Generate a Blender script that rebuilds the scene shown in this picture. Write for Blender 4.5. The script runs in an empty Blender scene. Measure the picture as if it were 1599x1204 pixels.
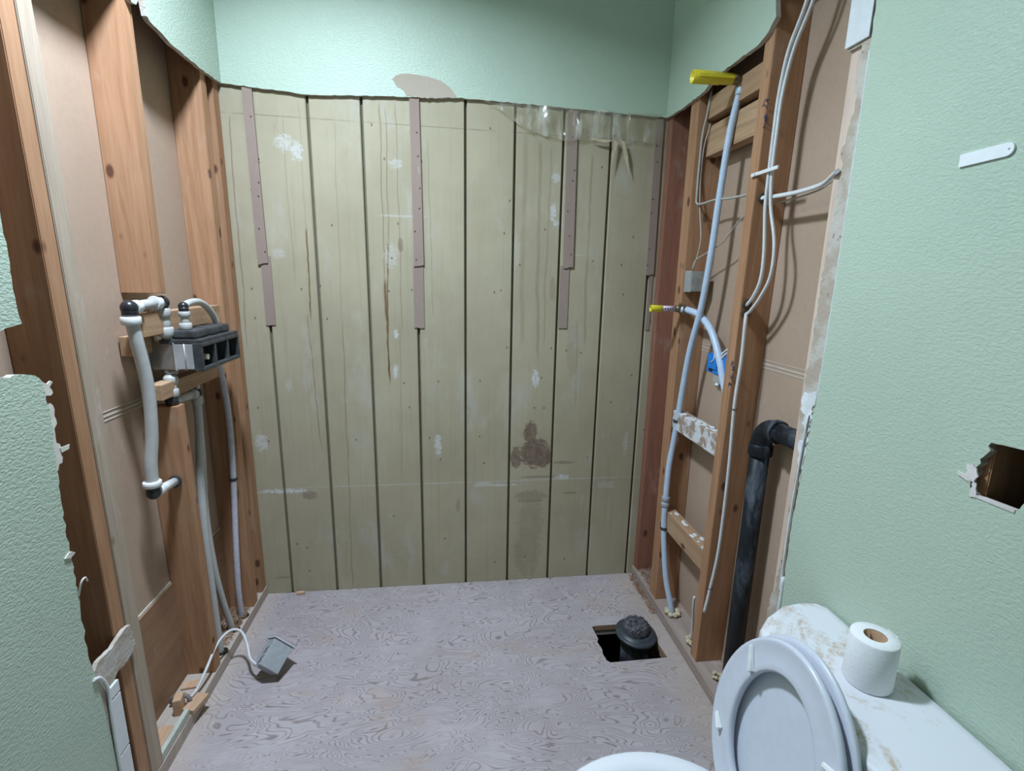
import bpy, bmesh, math, random
from mathutils import Vector, Matrix
from mathutils.geometry import tessellate_polygon
C = bpy.context.scene.collection
rnd = random.Random(7)
S = bpy.context.scene
PI = math.pi

# ------------------------------------------------------------ camera, world, light, exposure
def rot(rx, ry, rz):
    return Matrix.Rotation(rz, 3, 'Z') @ Matrix.Rotation(rx, 3, 'X') @ Matrix.Rotation(ry, 3, 'Y')
cam = bpy.data.cameras.new('camera'); camo = bpy.data.objects.new('camera', cam); C.objects.link(camo)
cam.sensor_width = 36; cam.lens = 777.04 / 1599 * 36; cam.clip_start = 0.02
M = rot(-0.2140, -0.0191, -0.1289) @ Matrix(((1, 0, 0), (0, 0, -1), (0, 1, 0)))
camo.matrix_world = Matrix.Translation((-0.0324, -1.8855, 1.2633)) @ M.to_4x4()
S.camera = camo
w = bpy.data.worlds.new('world'); S.world = w; w.use_nodes = True
w.node_tree.nodes['Background'].inputs[0].default_value = (0.5, 0.6, 0.7, 1)
w.node_tree.nodes['Background'].inputs[1].default_value = 0.15
def area(name, loc, size, power, col, rotation=(0, 0, 0)):
    l = bpy.data.lights.new(name, 'AREA'); l.shape = 'DISK'; l.size = size; l.energy = power; l.color = col
    o = bpy.data.objects.new(name, l); C.objects.link(o); o.location = loc; o.rotation_euler = rotation
    return o
area('ceiling_lamp_light', (-0.42, -0.86, 2.43), 0.18, 39, (0.70, 0.835, 1.0)).data.spread = math.radians(150)
S.view_settings.view_transform = 'Standard'; S.view_settings.look = 'None'
S.view_settings.exposure = 0.0; S.view_settings.gamma = 1.0; S.view_settings.use_curve_mapping = False

# ------------------------------------------------------------ node helpers
class N:
    def __init__(s, name, rough=0.7, spec=0.3):
        s.m = bpy.data.materials.new(name); s.m.use_nodes = True; s.t = s.m.node_tree
        s.b = s.t.nodes['Principled BSDF']; s.b.inputs['Roughness'].default_value = rough
        s.b.inputs['Specular IOR Level'].default_value = spec
        s._c = None
    def n(s, kind, **kw):
        x = s.t.nodes.new(kind)
        for k, v in kw.items(): setattr(x, k, v)
        return x
    def put(s, sock, v):
        if isinstance(v, bpy.types.NodeSocket): s.t.links.new(v, sock)
        elif v is not None:
            if sock.type == 'RGBA' and len(v) == 3: v = (*v, 1)
            sock.default_value = v
    def coord(s):
        if s._c is None: s._c = s.n('ShaderNodeTexCoord').outputs['Object']
        return s._c
    def mapping(s, scale=(1, 1, 1), vec=None, off=None):
        m = s.n('ShaderNodeMapping'); s.put(m.inputs[0], vec or s.coord()); m.inputs['Scale'].default_value = scale
        if off is not None: s.put(m.inputs['Location'], off)
        return m.outputs[0]
    def noise(s, vec, scale=1, detail=3, rough=.5, dist=0, out=0):
        x = s.n('ShaderNodeTexNoise'); s.put(x.inputs['Vector'], vec); x.inputs['Scale'].default_value = scale
        x.inputs['Detail'].default_value = detail; x.inputs['Roughness'].default_value = rough; x.inputs['Distortion'].default_value = dist
        return x.outputs[out]
    def math(s, op, a, b=None, c=None, clamp=False):
        x = s.n('ShaderNodeMath', operation=op, use_clamp=clamp)
        s.put(x.inputs[0], a); s.put(x.inputs[1], b)
        if c is not None: s.put(x.inputs[2], c)
        return x.outputs[0]
    def ramp(s, v, a, b, lo=0.0, hi=1.0):
        x = s.n('ShaderNodeMapRange', interpolation_type='SMOOTHSTEP'); s.put(x.inputs[0], v)
        for i, q in enumerate((a, b, lo, hi)): x.inputs[i + 1].default_value = q
        return x.outputs[0]
    def mix(s, f, a, b, mode='MIX'):
        x = s.n('ShaderNodeMix', data_type='RGBA', blend_type=mode); s.put(x.inputs[0], f); s.put(x.inputs[6], a); s.put(x.inputs[7], b)
        return x.outputs[2]
    def bump(s, h, strength=.3, dist=.001):
        x = s.n('ShaderNodeBump'); s.put(x.inputs['Height'], h); x.inputs['Strength'].default_value = strength; x.inputs['Distance'].default_value = dist
        s.t.links.new(x.outputs[0], s.b.inputs['Normal'])
    def xyz(s, vec=None):
        x = s.n('ShaderNodeSeparateXYZ'); s.put(x.inputs[0], vec or s.coord()); return x.outputs
    def base(s, v): s.put(s.b.inputs['Base Color'], v); return s
    def rand(s): return s.n('ShaderNodeObjectInfo').outputs['Random']

def plain(name, col, rough=.6, spec=.3, var=.08, scale=60, metal=0, bumpd=0):
    m = N(name, rough, spec); n = m.noise(m.coord(), scale, 4)
    m.base(m.mix(m.ramp(n, .35, .7), tuple(c * (1 - var) for c in col), tuple(min(1, c * (1 + var)) for c in col)))
    m.b.inputs['Metallic'].default_value = metal
    if bumpd: m.bump(n, .5, bumpd)
    return m.m

def green_paint():
    m = N('green_orange_peel_paint', .42, .35)
    v = m.mapping((130, 130, 230)); h = m.noise(v, 1, 3, .5, .5); h2 = m.noise(m.coord(), 3, 3)
    c = m.mix(m.ramp(h2, .3, .7), (.45, .55, .445), (.48, .575, .465))
    sc = m.ramp(m.noise(m.mapping((60, 20, 9)), 1, 3), .70, .78)
    m.base(m.mix(m.math('MULTIPLY', sc, .25), c, (.60, .66, .58)))
    m.bump(m.ramp(h, .3, .7), .45, .0012); return m.m

def wood(name, dark, light, axis='z', knots=True, whit=.12, dirt=.0):
    m = N(name, .75, .2)
    r = m.rand(); off = m.n('ShaderNodeCombineXYZ'); q = m.math('MULTIPLY', r, 37.0)
    for i in range(3): m.put(off.inputs[i], q)
    sc = {'z': (38, 38, 2.2), 'y': (38, 2.2, 38), 'x': (2.2, 38, 38)}[axis]
    g = m.noise(m.mapping(sc, off=off.outputs[0]), 1, 5, .6, 1.2)
    g2 = m.noise(m.mapping(tuple(a * 4 for a in sc), off=off.outputs[0]), 1, 2, .5, .3)
    k = m.ramp(g, .3, .7); c = m.mix(k, dark, light)
    c = m.mix(m.math('MULTIPLY', m.ramp(g2, .5, .75), .25), c, tuple(a * .55 for a in dark))
    c = m.mix(m.math('MULTIPLY', r, .30), c, tuple(a * .72 for a in dark))
    if knots:
        ks = {'z': (20, 20, 11), 'y': (20, 11, 20), 'x': (11, 20, 20)}[axis]
        vo = m.n('ShaderNodeTexVoronoi'); m.put(vo.inputs['Vector'], m.mapping(ks, off=off.outputs[0])); vo.inputs['Scale'].default_value = 1
        pick = m.math('GREATER_THAN', m.xyz(vo.outputs['Color'])[0], .66)
        kk = m.math('MULTIPLY', m.ramp(vo.outputs['Distance'], .24, .12), pick)
        c = m.mix(m.math('MULTIPLY', kk, .85), c, (.085, .03, .018))
    wn = m.noise(m.mapping((14, 14, 7)), 1, 4, .6)
    c = m.mix(m.math('MULTIPLY', m.ramp(wn, .58, .78), whit * 2), c, (.62, .52, .45))
    m.base(c); m.bump(g, .25, .0008); return m.m

def kraft(name='brown_drywall_backing_paper', a=(.42, .30, .222), b=(.46, .335, .25)):
    m = N(name, .85, .15)
    n = m.noise(m.coord(), 2.2, 4); f = m.noise(m.mapping((400, 90, 90)), 1, 2)
    c = m.mix(m.ramp(n, .3, .7), a, b)
    c = m.mix(m.math('MULTIPLY', m.ramp(f, .45, .7), .12), c, tuple(q * .7 for q in a))
    sp = m.noise(m.mapping((22, 22, 6)), 1, 5, .75)
    c = m.mix(m.math('MULTIPLY', m.ramp(sp, .63, .76), .5), c, (.62, .56, .52))
    st = m.noise(m.mapping((9, 9, 2.3), off=(3, 1, 2)), 1, 4, .7)
    c = m.mix(m.math('MULTIPLY', m.ramp(st, .62, .8), .3), c, (.22, .15, .11))
    m.base(c); return m.m

def gypsum():
    m = N('torn_gypsum_and_paper', .9, .1); v = m.coord()
    n = m.noise(v, 55, 5, .65); n2 = m.noise(v, 17, 4)
    c = m.mix(m.ramp(n2, .42, .58), (.45, .375, .305), (.54, .50, .45))
    c = m.mix(m.ramp(n, .60, .72), c, (.22, .16, .12))
    m.base(c); m.bump(n, .8, .004); return m.m

def plywood_floor():
    m = N('dusty_plywood_subfloor', .8, .2); v = m.coord()
    w = m.noise(m.mapping((3.0, 7, 4)), 1, 2.2, .5, 1.5)
    lines = m.math('PINGPONG', m.math('MULTIPLY', w, 31), .5)
    f1 = m.ramp(lines, .19, .02)
    brk = m.ramp(m.noise(m.mapping((5, 12, 1), off=(2, 5, 1)), 1, 3), .30, .52)
    fine = m.noise(m.mapping((18, 130, 18)), 1, 4, .6, .5)
    big = m.noise(v, 2.4, 4, .6)
    c = m.mix(m.ramp(big, .3, .7), (.385, .34, .345), (.46, .415, .425))
    c = m.mix(m.math('MULTIPLY', m.ramp(fine, .45, .75), .22), c, (.25, .18, .155))
    c = m.mix(m.math('MULTIPLY', m.math('MULTIPLY', f1, brk), .62), c, (.15, .105, .095))
    tb = m.ramp(m.noise(m.mapping((3, 6, 1), off=(4, 8, 0)), 1, 4, .6), .56, .72)
    c = m.mix(m.math('MULTIPLY', tb, .35), c, (.40, .27, .19))
    pk = m.ramp(m.noise(m.mapping((6, 6, 6), off=(7, 1, 4)), 1, 4), .58, .72)
    c = m.mix(m.math('MULTIPLY', pk, .25), c, (.52, .45, .46))
    xo = m.xyz()[0]; yo = m.xyz()[1]
    edge = m.math('ADD', m.math('ADD', xo, m.math('MULTIPLY', m.noise(v, 9, 3), .12)), -.06)
    c = m.mix(m.math('MULTIPLY', m.ramp(edge, .60, .74), .45), c, (.50, .39, .30))
    edge2 = m.math('ADD', m.math('MULTIPLY', xo, -1), m.math('MULTIPLY', m.math('ADD', m.noise(v, 11, 3), -.5), .06))
    c = m.mix(m.math('MULTIPLY', m.ramp(edge2, .68, .75), .35), c, (.54, .43, .34))
    spk = m.ramp(m.noise(v, 70, 2), .72, .76)
    c = m.mix(m.math('MULTIPLY', spk, .5), c, (.62, .55, .52))
    dsp = m.ramp(m.noise(m.mapping((45, 45, 1), off=(9, 3, 0)), 1, 2), .72, .77)
    c = m.mix(m.math('MULTIPLY', dsp, .6), c, (.12, .09, .08))
    m.base(c); m.bump(m.math('ADD', m.math('MULTIPLY', f1, -.5), fine), .3, .0008); return m.m

DRIPS = [(-.576, 1.768, -.571, 1.236, .35, 2), (-.521, 1.816, -.522, 1.19, .30, 2), (-.522, 1.42, -.525, 1.10, .85, 5), (-.409, 1.777, -.417, 1.10, .35, 2),
 (-.258, 1.831, -.262, 1.112, .55, 3), (-.238, 1.821, -.242, 1.36, .6, 2.5), (-.205, 1.834, -.202, 1.05, .45, 2.5), (-.10, 1.727, -.087, 1.104, .3, 3),
 (-.536, 1.12, -.519, .605, .7, 2.5), (-.415, 1.099, -.432, .0, .6, 2.5), (-.258, 1.25, -.254, .86, 1.0, 5), (-.246, 1.374, -.258, .88, 1.0, 4),
 (-.21, 1.08, -.219, .475, .4, 2), (-.742, 1.765, -.751, 1.0, .45, 4), (.298, 1.74, .307, .956, .28, 11), (.246, 1.757, .244, 1.0, .2, 14),
 (.489, 1.705, .493, 1.0, .28, 7), (.34, 1.72, .33, 1.0, .25, 6), (-.55, 1.05, -.55, .5, .25, 2), (.46, 1.1, .47, .75, .25, 5)]
WHITE = [(-.231, .905, .012, .035, .9), (-.226, 1.05, .010, .02, .9), (-.077, .61, .016, .06, .8), (.305, .88, .018, .04, 1), (-.575, 1.69, .035, .03, .6),
 (-.535, 1.665, .022, .04, .7), (.352, 1.50, .014, .035, .9), (.37, 1.46, .018, .012, .9), (-.735, .64, .028, .045, .65), (-.235, 1.33, .03, .05, .4), (-.665, .44, .11, .011, 1.0),
 (.36, 1.62, .02, .02, .6), (.43, .462, .035, .014, .9), (-.62, 1.33, .03, .02, .35), (-.62, .86, .015, .03, .3), (.69, .60, .012, .06, .4), (.10, .44, .05, .012, .5), (-.13, .452, .6, .003, .45),
 (.45, .4525, .6, .003, .45), (.16, .435, .10, .006, .7), (.62, .42, .05, .02, .3), (-.19, 1.468, .1, .004, .5), (.215, 1.36, .02, .09, .2), (.45, 1.35, .06, .003, .4), (-.21, 1.64, .03, .02, .4)]
BROWN = [(.31, .57, .065, .07, 1), (.29, .655, .032, .052, .95), (.345, .55, .036, .05, 1), (.234, .55, .026, .05, .9), (.30, .26, .06, .12, .22), (.29, .12, .06, .12, .25), (.30, .38, .07, .03, .35),
 (.43, .525, .05, .008, .5), (.45, 1.0, .03, .12, .15), (.47, .39, .04, .005, .5), (.36, 1.22, .012, .05, .3), (-.575, .42, .03, .02, .5), (-.20, 1.37, .01, .03, .6), (.0, .35, .01, .03, .35), (.33, .466, .09, .005, .5), (.3, .36, .06, .006, .5), (-.7, .07, .04, .005, .4)]
def olive_boards():
    m = N('olive_painted_boards', .62, .25); v = m.coord(); X, Y, Z = m.xyz()
    g = m.noise(m.mapping((70, 10, 2.5)), 1, 5, .6, .4); big = m.noise(v, 2.6, 4, .6)
    c = m.mix(m.ramp(big, .3, .7), (.37, .322, .222), (.435, .382, .268))
    c = m.mix(m.math('MULTIPLY', m.ramp(g, .5, .75), .16), c, (.24, .185, .105))
    streak = m.ramp(m.noise(m.mapping((30, 1, .8), off=(4, 0, 0)), 1, 4, .7), .55, .78)
    c = m.mix(m.math('MULTIPLY', streak, .22), c, (.30, .21, .11))
    wob = m.math('MULTIPLY', m.math('ADD', m.noise(m.mapping((1, 1, 7)), 1, 3), -.5), .02)
    wn = m.noise(m.mapping((55, 60, 75)), 1, 5, .75)
    def group(items, kind):
        acc = None
        for it in items:
            if kind == 'd':
                x0, z0, x1, z1, s, wd = it; k = (x1 - x0) / (z1 - z0)
                line = m.math('ADD', m.math('MULTIPLY', Z, k), x0 - k * z0)
                d = m.math('ABSOLUTE', m.math('SUBTRACT', m.math('ADD', X, wob), line))
                a = m.ramp(d, wd * .00085, wd * .00025, 0, s)
                a = m.math('MULTIPLY', a, m.ramp(Z, z0 + .01, z0 - .02)); a = m.math('MULTIPLY', a, m.ramp(Z, z1 - .02, z1 + .05))
            else:
                x0, z0, rx, rz, s = it
                dx = m.math('DIVIDE', m.math('SUBTRACT', X, x0), rx); dz = m.math('DIVIDE', m.math('SUBTRACT', Z, z0), rz)
                d = m.math('ADD', m.math('MULTIPLY', dx, dx), m.math('MULTIPLY', dz, dz))
                d = m.math('ADD', d, m.math('MULTIPLY', m.math('ADD', wn, -.5), 4.5 if kind == 'w' else 3.2))
                a = m.ramp(d, 1.0, .1 if kind == 'w' else .6, 0, s)
            acc = a if acc is None else m.math('MAXIMUM', acc, a)
        return acc
    dm = m.noise(m.mapping((1, 1, 14), off=(1, 2, 3)), 1, 3)
    c = m.mix(m.math('MULTIPLY', group(DRIPS, 'd'), m.ramp(dm, .25, .5, .5, 1)), c, (.15, .08, .03))
    c = m.mix(m.math('MULTIPLY', group(BROWN, 'b'), m.ramp(m.noise(v, 45, 4, .7), .25, .6, .55, 1)), c, (.17, .115, .085))
    wf = m.ramp(m.noise(m.mapping((110, 60, 220), off=(3, 3, 3)), 1, 4, .75), .38, .55, .25, 1)
    c = m.mix(m.math('MULTIPLY', group(WHITE, 'w'), wf), c, (.62, .63, .63))
    # the faint pencil-thin line and nail marks
    nl = m.ramp(m.math('ABSOLUTE', m.math('ADD', m.math('ADD', Z, m.math('MULTIPLY', X, .012)), -1.764)), .0022, .0008, 0, .5)
    c = m.mix(m.math('MULTIPLY', nl, m.ramp(m.noise(m.mapping((9, 1, 1)), 1, 2), .35, .5)), c, (.14, .10, .06))
    dots = m.n('ShaderNodeTexVoronoi', voronoi_dimensions='2D'); cb = m.n('ShaderNodeCombineXYZ'); m.put(cb.inputs[0], m.math('MULTIPLY', X, 13)); m.put(cb.inputs[1], m.math('MULTIPLY', Z, 9)); m.put(dots.inputs['Vector'], cb.outputs[0]); dots.inputs['Scale'].default_value = 1
    pk = m.math('GREATER_THAN', m.xyz(dots.outputs['Color'])[1], .76)
    c = m.mix(m.math('MULTIPLY', m.ramp(dots.outputs['Distance'], .05, .028, 0, .75), pk), c, (.09, .06, .04))
    hz = m.ramp(m.noise(m.mapping((7, 1, 3), off=(8, 0, 3)), 1, 5, .7), .52, .72)
    c = m.mix(m.math('MULTIPLY', hz, .32), c, (.52, .53, .53))
    dk = m.ramp(m.noise(m.mapping((14, 1, 5), off=(1, 0, 9)), 1, 5, .75), .60, .78)
    c = m.mix(m.math('MULTIPLY', dk, .28), c, (.20, .15, .10))
    hl = m.math('MULTIPLY', m.ramp(m.noise(m.mapping((3, 1, 160), off=(2, 0, 5)), 1, 3, .6), .66, .74), m.ramp(m.noise(m.mapping((9, 1, 4), off=(5, 0, 5)), 1, 3), .48, .6))
    c = m.mix(m.math('MULTIPLY', hl, .3), c, (.22, .17, .12))
    m.base(c); m.bump(g, .3, .0008); return m.m

def dusty_white(name, col=(.80, .80, .80), rough=.25, dust=.6):
    m = N(name, rough, .5); v = m.coord()
    n = m.noise(m.mapping((9, 5, 9)), 1, 5, .72, .6); n2 = m.noise(v, 70, 3, .7)
    up = m.n('ShaderNodeNewGeometry'); nz = m.ramp(m.xyz(up.outputs['Normal'])[2], .6, .95)
    d = m.math('MULTIPLY', m.math('MULTIPLY', m.ramp(n, .52, .64), m.ramp(n2, .35, .6)), nz)
    c = m.mix(m.math('MULTIPLY', d, dust), col, (.48, .34, .22))
    m.base(c); m.put(m.b.inputs['Roughness'], m.ramp(nz, 0, 1, rough, .7)); return m.m

def black_abs():
    m = N('dusty_black_abs', .5, .3); v = m.coord()
    n = m.noise(m.mapping((14, 14, 5)), 1, 5, .7, .8)
    m.base(m.mix(m.math('MULTIPLY', m.ramp(n, .45, .72), .6), (.009, .011, .015), (.17, .20, .24)))
    m.put(m.b.inputs['Roughness'], m.ramp(n, .4, .7, .45, .8)); return m.m

def film_mat():
    m = N('clear_plastic_film', .15, .6); m.base((.75, .72, .62))
    t = m.t; out = t.nodes['Material Output']; tr = m.n('ShaderNodeBsdfTransparent'); tr.inputs[0].default_value = (.93, .92, .86, 1)
    mx = m.n('ShaderNodeMixShader'); fr = m.noise(m.mapping((22, 22, 6)), 1, 3, .6)
    t.links.new(m.ramp(fr, .42, .68, .12, .5), mx.inputs[0]); t.links.new(tr.outputs[0], mx.inputs[1]); t.links.new(m.b.outputs[0], mx.inputs[2])
    t.links.new(mx.outputs[0], out.inputs['Surface']); return m.m

GREEN = green_paint(); GYP = gypsum(); KRAFT = kraft()
STUD = wood('fir_stud_wood', (.37, .19, .10), (.48, .27, .155))
STUDL = wood('pale_stud_wood', (.40, .31, .235), (.48, .385, .30), whit=.3)
STUDP = wood('pink_dusty_stud_wood', (.62, .47, .38), (.70, .56, .47), knots=False, whit=.25)
STUDR = wood('reddish_stud_wood', (.27, .115, .075), (.37, .175, .115))
WOODY = wood('horizontal_block_wood', (.38, .23, .135), (.50, .33, .20), axis='y')
PLATE = wood('dusty_plate_wood', (.43, .35, .30), (.53, .45, .39), axis='y', knots=False, whit=.35)
PLATER = wood('grey_plate_wood', (.34, .26, .22), (.44, .36, .32), axis='y', knots=False, whit=.3)
CHIPW = wood('offcut_wood', (.52, .31, .19), (.62, .42, .28), axis='y', knots=False)
PLYW = wood('brown_plywood_panel', (.27, .155, .09), (.36, .215, .13), axis='y', knots=False, whit=.12)
FLOOR = plywood_floor(); BOARD = olive_boards()
DARK = plain('dark_joint', (.17, .15, .10), .9); VOID = plain('unlit_cavity_black', (.02, .017, .014), .95)  # VOID: near-black colour paints the missing light in holes and cavities
STRIP = kraft('grey_brown_strip_paper', (.30, .225, .19), (.335, .255, .215))
PB = plain('grey_white_polybutylene', (.49, .485, .465), .35, .5, .04)
PEX = plain('translucent_blue_white_pex', (.50, .60, .74), .35, .5, .04)
WHT = plain('white_plastic', (.74, .75, .74), .35, .5, .03)
BLK = plain('black_plastic', (.02, .021, .025), .3, .5); CHAR = plain('charcoal_plastic', (.055, .058, .062), .5, .4, .3, 40)
STEEL = plain('dull_steel', (.35, .345, .33), .38, .5, .12, 25, .75); GALV = plain('galvanised_steel', (.52, .53, .53), .45, .5, .12, 18, .45)
YEL = plain('yellow_plastic', (.75, .62, .035), .4, .5, .05); BRASS = plain('tarnished_brass', (.22, .17, .09), .45, .5, .2, 50, .7)
LBL = plain('pink_silver_label', (.55, .42, .50), .4, .5, .25, 60); LBLD = plain('label_print', (.12, .10, .14), .5)
GREYBOX = plain('grey_pvc_box', (.36, .38, .40), .55, .3, .06); GREYD = plain('dark_box_inside', (.09, .085, .08), .7)
BLUE = plain('blue_plastic', (.01, .20, .62), .4, .5, .05); CABLE = plain('white_cable_jacket', (.66, .66, .66), .45, .4, .05)
WIRE = plain('grey_low_voltage_wire', (.42, .39, .35), .5, .3, .05); TIE = plain('dark_clip', (.04, .04, .045), .5)
FOAM = plain('cream_foam', (.60, .52, .36), .9, .1, .2, 60, 0, .004); ABS = black_abs()
PORC = dusty_white('white_vitreous_china', (.72, .73, .76), .12, .0); LIDP = dusty_white('dusty_tank_lid', (.72, .72, .75), .3, .9)
SEATP = plain('white_seat_plastic', (.60, .62, .69), .3, .5, .02); TP = plain('white_tissue_paper', (.82, .82, .82), .95, .05, .02, 200, 0, .001)
CARD = plain('brown_cardboard_core', (.42, .27, .16), .9); TILE = plain('white_wall_tile', (.72, .74, .76), .15, .5, .03)
GROUT = plain('dark_grout', (.30, .31, .33), .9); SHAV = plain('wood_shavings', (.56, .36, .22), .9, .1, .3, 60); RAG = None
STICK = plain('white_plastic_strip', (.84, .86, .88), .4, .4, .02); MARK = plain('marker_ink', (.03, .04, .09), .6); FILM = film_mat()
LAMPM = plain('cable_hole_rim', (.08, .05, .03), .9); CEIL = plain('white_ceiling_paint', (.55, .56, .55), .9, .1)
WATER = plain('bowl_water', (.5, .52, .5), .05, .6, .02)

# ------------------------------------------------------------ mesh building
class MB:
    def __init__(s, o=(0, 0, 0)): s.bm = bmesh.new(); s.o = Vector(o)
    def box(s, a, b, mi=0, bev=0, mat=None):
        x0, y0, z0 = (min(a[i], b[i]) for i in range(3)); x1, y1, z1 = (max(a[i], b[i]) for i in range(3))
        t = bmesh.new(); bmesh.ops.create_cube(t, size=1)
        for v in t.verts: v.co = Vector(((x0 + x1) / 2 + v.co.x * (x1 - x0), (y0 + y1) / 2 + v.co.y * (y1 - y0), (z0 + z1) / 2 + v.co.z * (z1 - z0)))
        if bev: bmesh.ops.bevel(t, geom=t.edges[:], offset=bev, segments=2, affect='EDGES', profile=.6)
        if mat is not None: bmesh.ops.transform(t, matrix=mat, verts=t.verts)
        s.add(t, mi); return s
    def hexa(s, low, top, mi=0, bev=0):
        t = bmesh.new(); vs = [t.verts.new(p) for p in low] + [t.verts.new(p) for p in top]
        for f in ((3, 2, 1, 0), (4, 5, 6, 7), (0, 1, 5, 4), (1, 2, 6, 5), (2, 3, 7, 6), (3, 0, 4, 7)): t.faces.new([vs[i] for i in f])
        if bev: bmesh.ops.bevel(t, geom=t.edges[:], offset=bev, segments=2, affect='EDGES')
        s.add(t, mi); return s
    def add(s, t, mi=0, smooth=False):
        mp = {}
        for v in t.verts: mp[v] = s.bm.verts.new(v.co)
        for f in t.faces:
            try: g = s.bm.faces.new([mp[v] for v in f.verts]); g.material_index = mi if mi is not None else f.material_index; g.smooth = smooth
            except ValueError: pass
        t.free()
    def rings(s, rs, mi=0, cap0=True, cap1=True, smooth=True):
        vv = [[s.bm.verts.new(p) for p in r] for r in rs]; n = len(rs[0])
        for a, b in zip(vv, vv[1:]):
            for i in range(n):
                f = s.bm.faces.new((a[i], a[(i + 1) % n], b[(i + 1) % n], b[i])); f.smooth = smooth; f.material_index = mi
        if cap0: f = s.bm.faces.new(vv[0][::-1]); f.material_index = mi
        if cap1: f = s.bm.faces.new(vv[-1]); f.material_index = mi
        return s
    def cyl(s, p0, p1, r0, r1=None, mi=0, seg=20, caps=True):
        r1 = r0 if r1 is None else r1; p0 = Vector(p0); p1 = Vector(p1); d = (p1 - p0).normalized()
        u = d.orthogonal().normalized(); v = d.cross(u)
        rr = [[p + (u * math.cos(2 * PI * i / seg) + v * math.sin(2 * PI * i / seg)) * r for i in range(seg)] for p, r in ((p0, r0), (p1, r1))]
        return s.rings(rr, mi, caps, caps)
    def lathe(s, p0, d, prof, mi=0, seg=24, c0=True, c1=True):
        p0 = Vector(p0); d = Vector(d).normalized(); u = d.orthogonal().normalized(); v = d.cross(u)
        return s.rings([[p0 + d * h + (u * math.cos(2 * PI * i / seg) + v * math.sin(2 * PI * i / seg)) * max(r, 1e-4) for i in range(seg)] for h, r in prof], mi, c0, c1)
    def tube(s, pts, r, mi=0, seg=12, sub=6, flat=1.0):
        P = [Vector(p) for p in pts]; Q = []
        if len(P) == 2: Q = P
        else:
            E = [P[0] * 2 - P[1]] + P + [P[-1] * 2 - P[-2]]
            for i in range(1, len(E) - 2):
                for k in range(sub):
                    t = k / sub; a, b, c, d = E[i - 1:i + 3]
                    Q.append(.5 * ((2 * b) + (c - a) * t + (2 * a - 5 * b + 4 * c - d) * t * t + (3 * b - a - 3 * c + d) * t ** 3))
            Q.append(P[-1])
        T = [(Q[min(i + 1, len(Q) - 1)] - Q[max(i - 1, 0)]).normalized() for i in range(len(Q))]
        u = T[0].orthogonal().normalized(); R = []
        for q, t in zip(Q, T):
            u = (u - t * u.dot(t)).normalized(); v = t.cross(u)
            R.append([q + u * math.cos(2 * PI * i / seg) * r + v * math.sin(2 * PI * i / seg) * r * flat for i in range(seg)])
        return s.rings(R, mi)
    def sphere(s, c, r, sc=(1, 1, 1), mi=0, n=16, jit=0):
        t = bmesh.new(); bmesh.ops.create_uvsphere(t, u_segments=n, v_segments=n // 2, radius=r)
        for v in t.verts:
            k = 1 + (rnd.uniform(-jit, jit) if jit else 0)
            v.co = Vector((v.co.x * sc[0] * k, v.co.y * sc[1] * k, v.co.z * sc[2] * k)) + Vector(c)
        s.add(t, mi, True); return s
    def slab(s, poly, holes, plane, a0, a1, mf=0, ms=1, mb=2):
        """poly: 2-D outline; plane 'x' takes (y,z), 'y' takes (x,z), 'z' takes (x,y). a0 is the face seen from the room."""
        mk = {'x': lambda p, a: Vector((a, p[0], p[1])), 'y': lambda p, a: Vector((p[0], a, p[1])), 'z': lambda p, a: Vector((p[0], p[1], a))}[plane]
        loops = [poly] + list(holes); flat = [p for l in loops for p in l]
        tris = tessellate_polygon([[Vector((p[0], p[1], 0)) for p in l] for l in loops])
        f = [s.bm.verts.new(mk(p, a0)) for p in flat]; b = [s.bm.verts.new(mk(p, a1)) for p in flat]
        for t in tris:
            try:
                q = s.bm.faces.new([f[i] for i in t]); q.material_index = mf
                q = s.bm.faces.new([b[i] for i in reversed(t)]); q.material_index = mb
            except ValueError: pass
        k = 0
        for l in loops:
            n = len(l)
            for i in range(n):
                j = (i + 1) % n
                q = s.bm.faces.new((f[k + i], f[k + j], b[k + j], b[k + i])); q.material_index = ms
            k += n
        return s
    def build(s, name, mats, parent=None, kind=None, label=None):
        for v in s.bm.verts: v.co -= s.o
        bmesh.ops.recalc_face_normals(s.bm, faces=s.bm.faces)
        me = bpy.data.meshes.new(name); s.bm.to_mesh(me); s.bm.free()
        for m in (mats if isinstance(mats, (list, tuple)) else [mats]): me.materials.append(m)
        o = bpy.data.objects.new(name, me); C.objects.link(o)
        if parent is not None: o.parent = parent
        else: o.location = s.o
        if kind: o['kind'] = kind
        if label: o['label'] = label
        return o

def thing(name, label, cat, loc, group=None):
    o = bpy.data.objects.new(name, None); C.objects.link(o); o.location = loc; o.empty_display_size = .05
    o['label'] = label; o['category'] = cat
    if group: o['group'] = group
    return o
def tag(o, label, cat, group=None):
    o['label'] = label; o['category'] = cat
    if group: o['group'] = group
    return o
def jag(pts, amp=.003, step=.012):
    """pts: list of (x, y[, 'j']); an edge leaving a point marked 'j' is torn."""
    out = []; n = len(pts)
    for i, p in enumerate(pts):
        q = pts[(i + 1) % n]; out.append((p[0], p[1]))
        if len(p) > 2:
            L = math.hypot(q[0] - p[0], q[1] - p[1]); k = int(L / step)
            nx, ny = -(q[1] - p[1]) / max(L, 1e-6), (q[0] - p[0]) / max(L, 1e-6)
            for t in range(1, k):
                d = rnd.uniform(-amp, amp); f = (t + rnd.uniform(-.25, .25)) / k
                out.append((p[0] + (q[0] - p[0]) * f + nx * d, p[1] + (q[1] - p[1]) * f + ny * d))
    return out

CZ = 2.46; YN = -3.6
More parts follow.
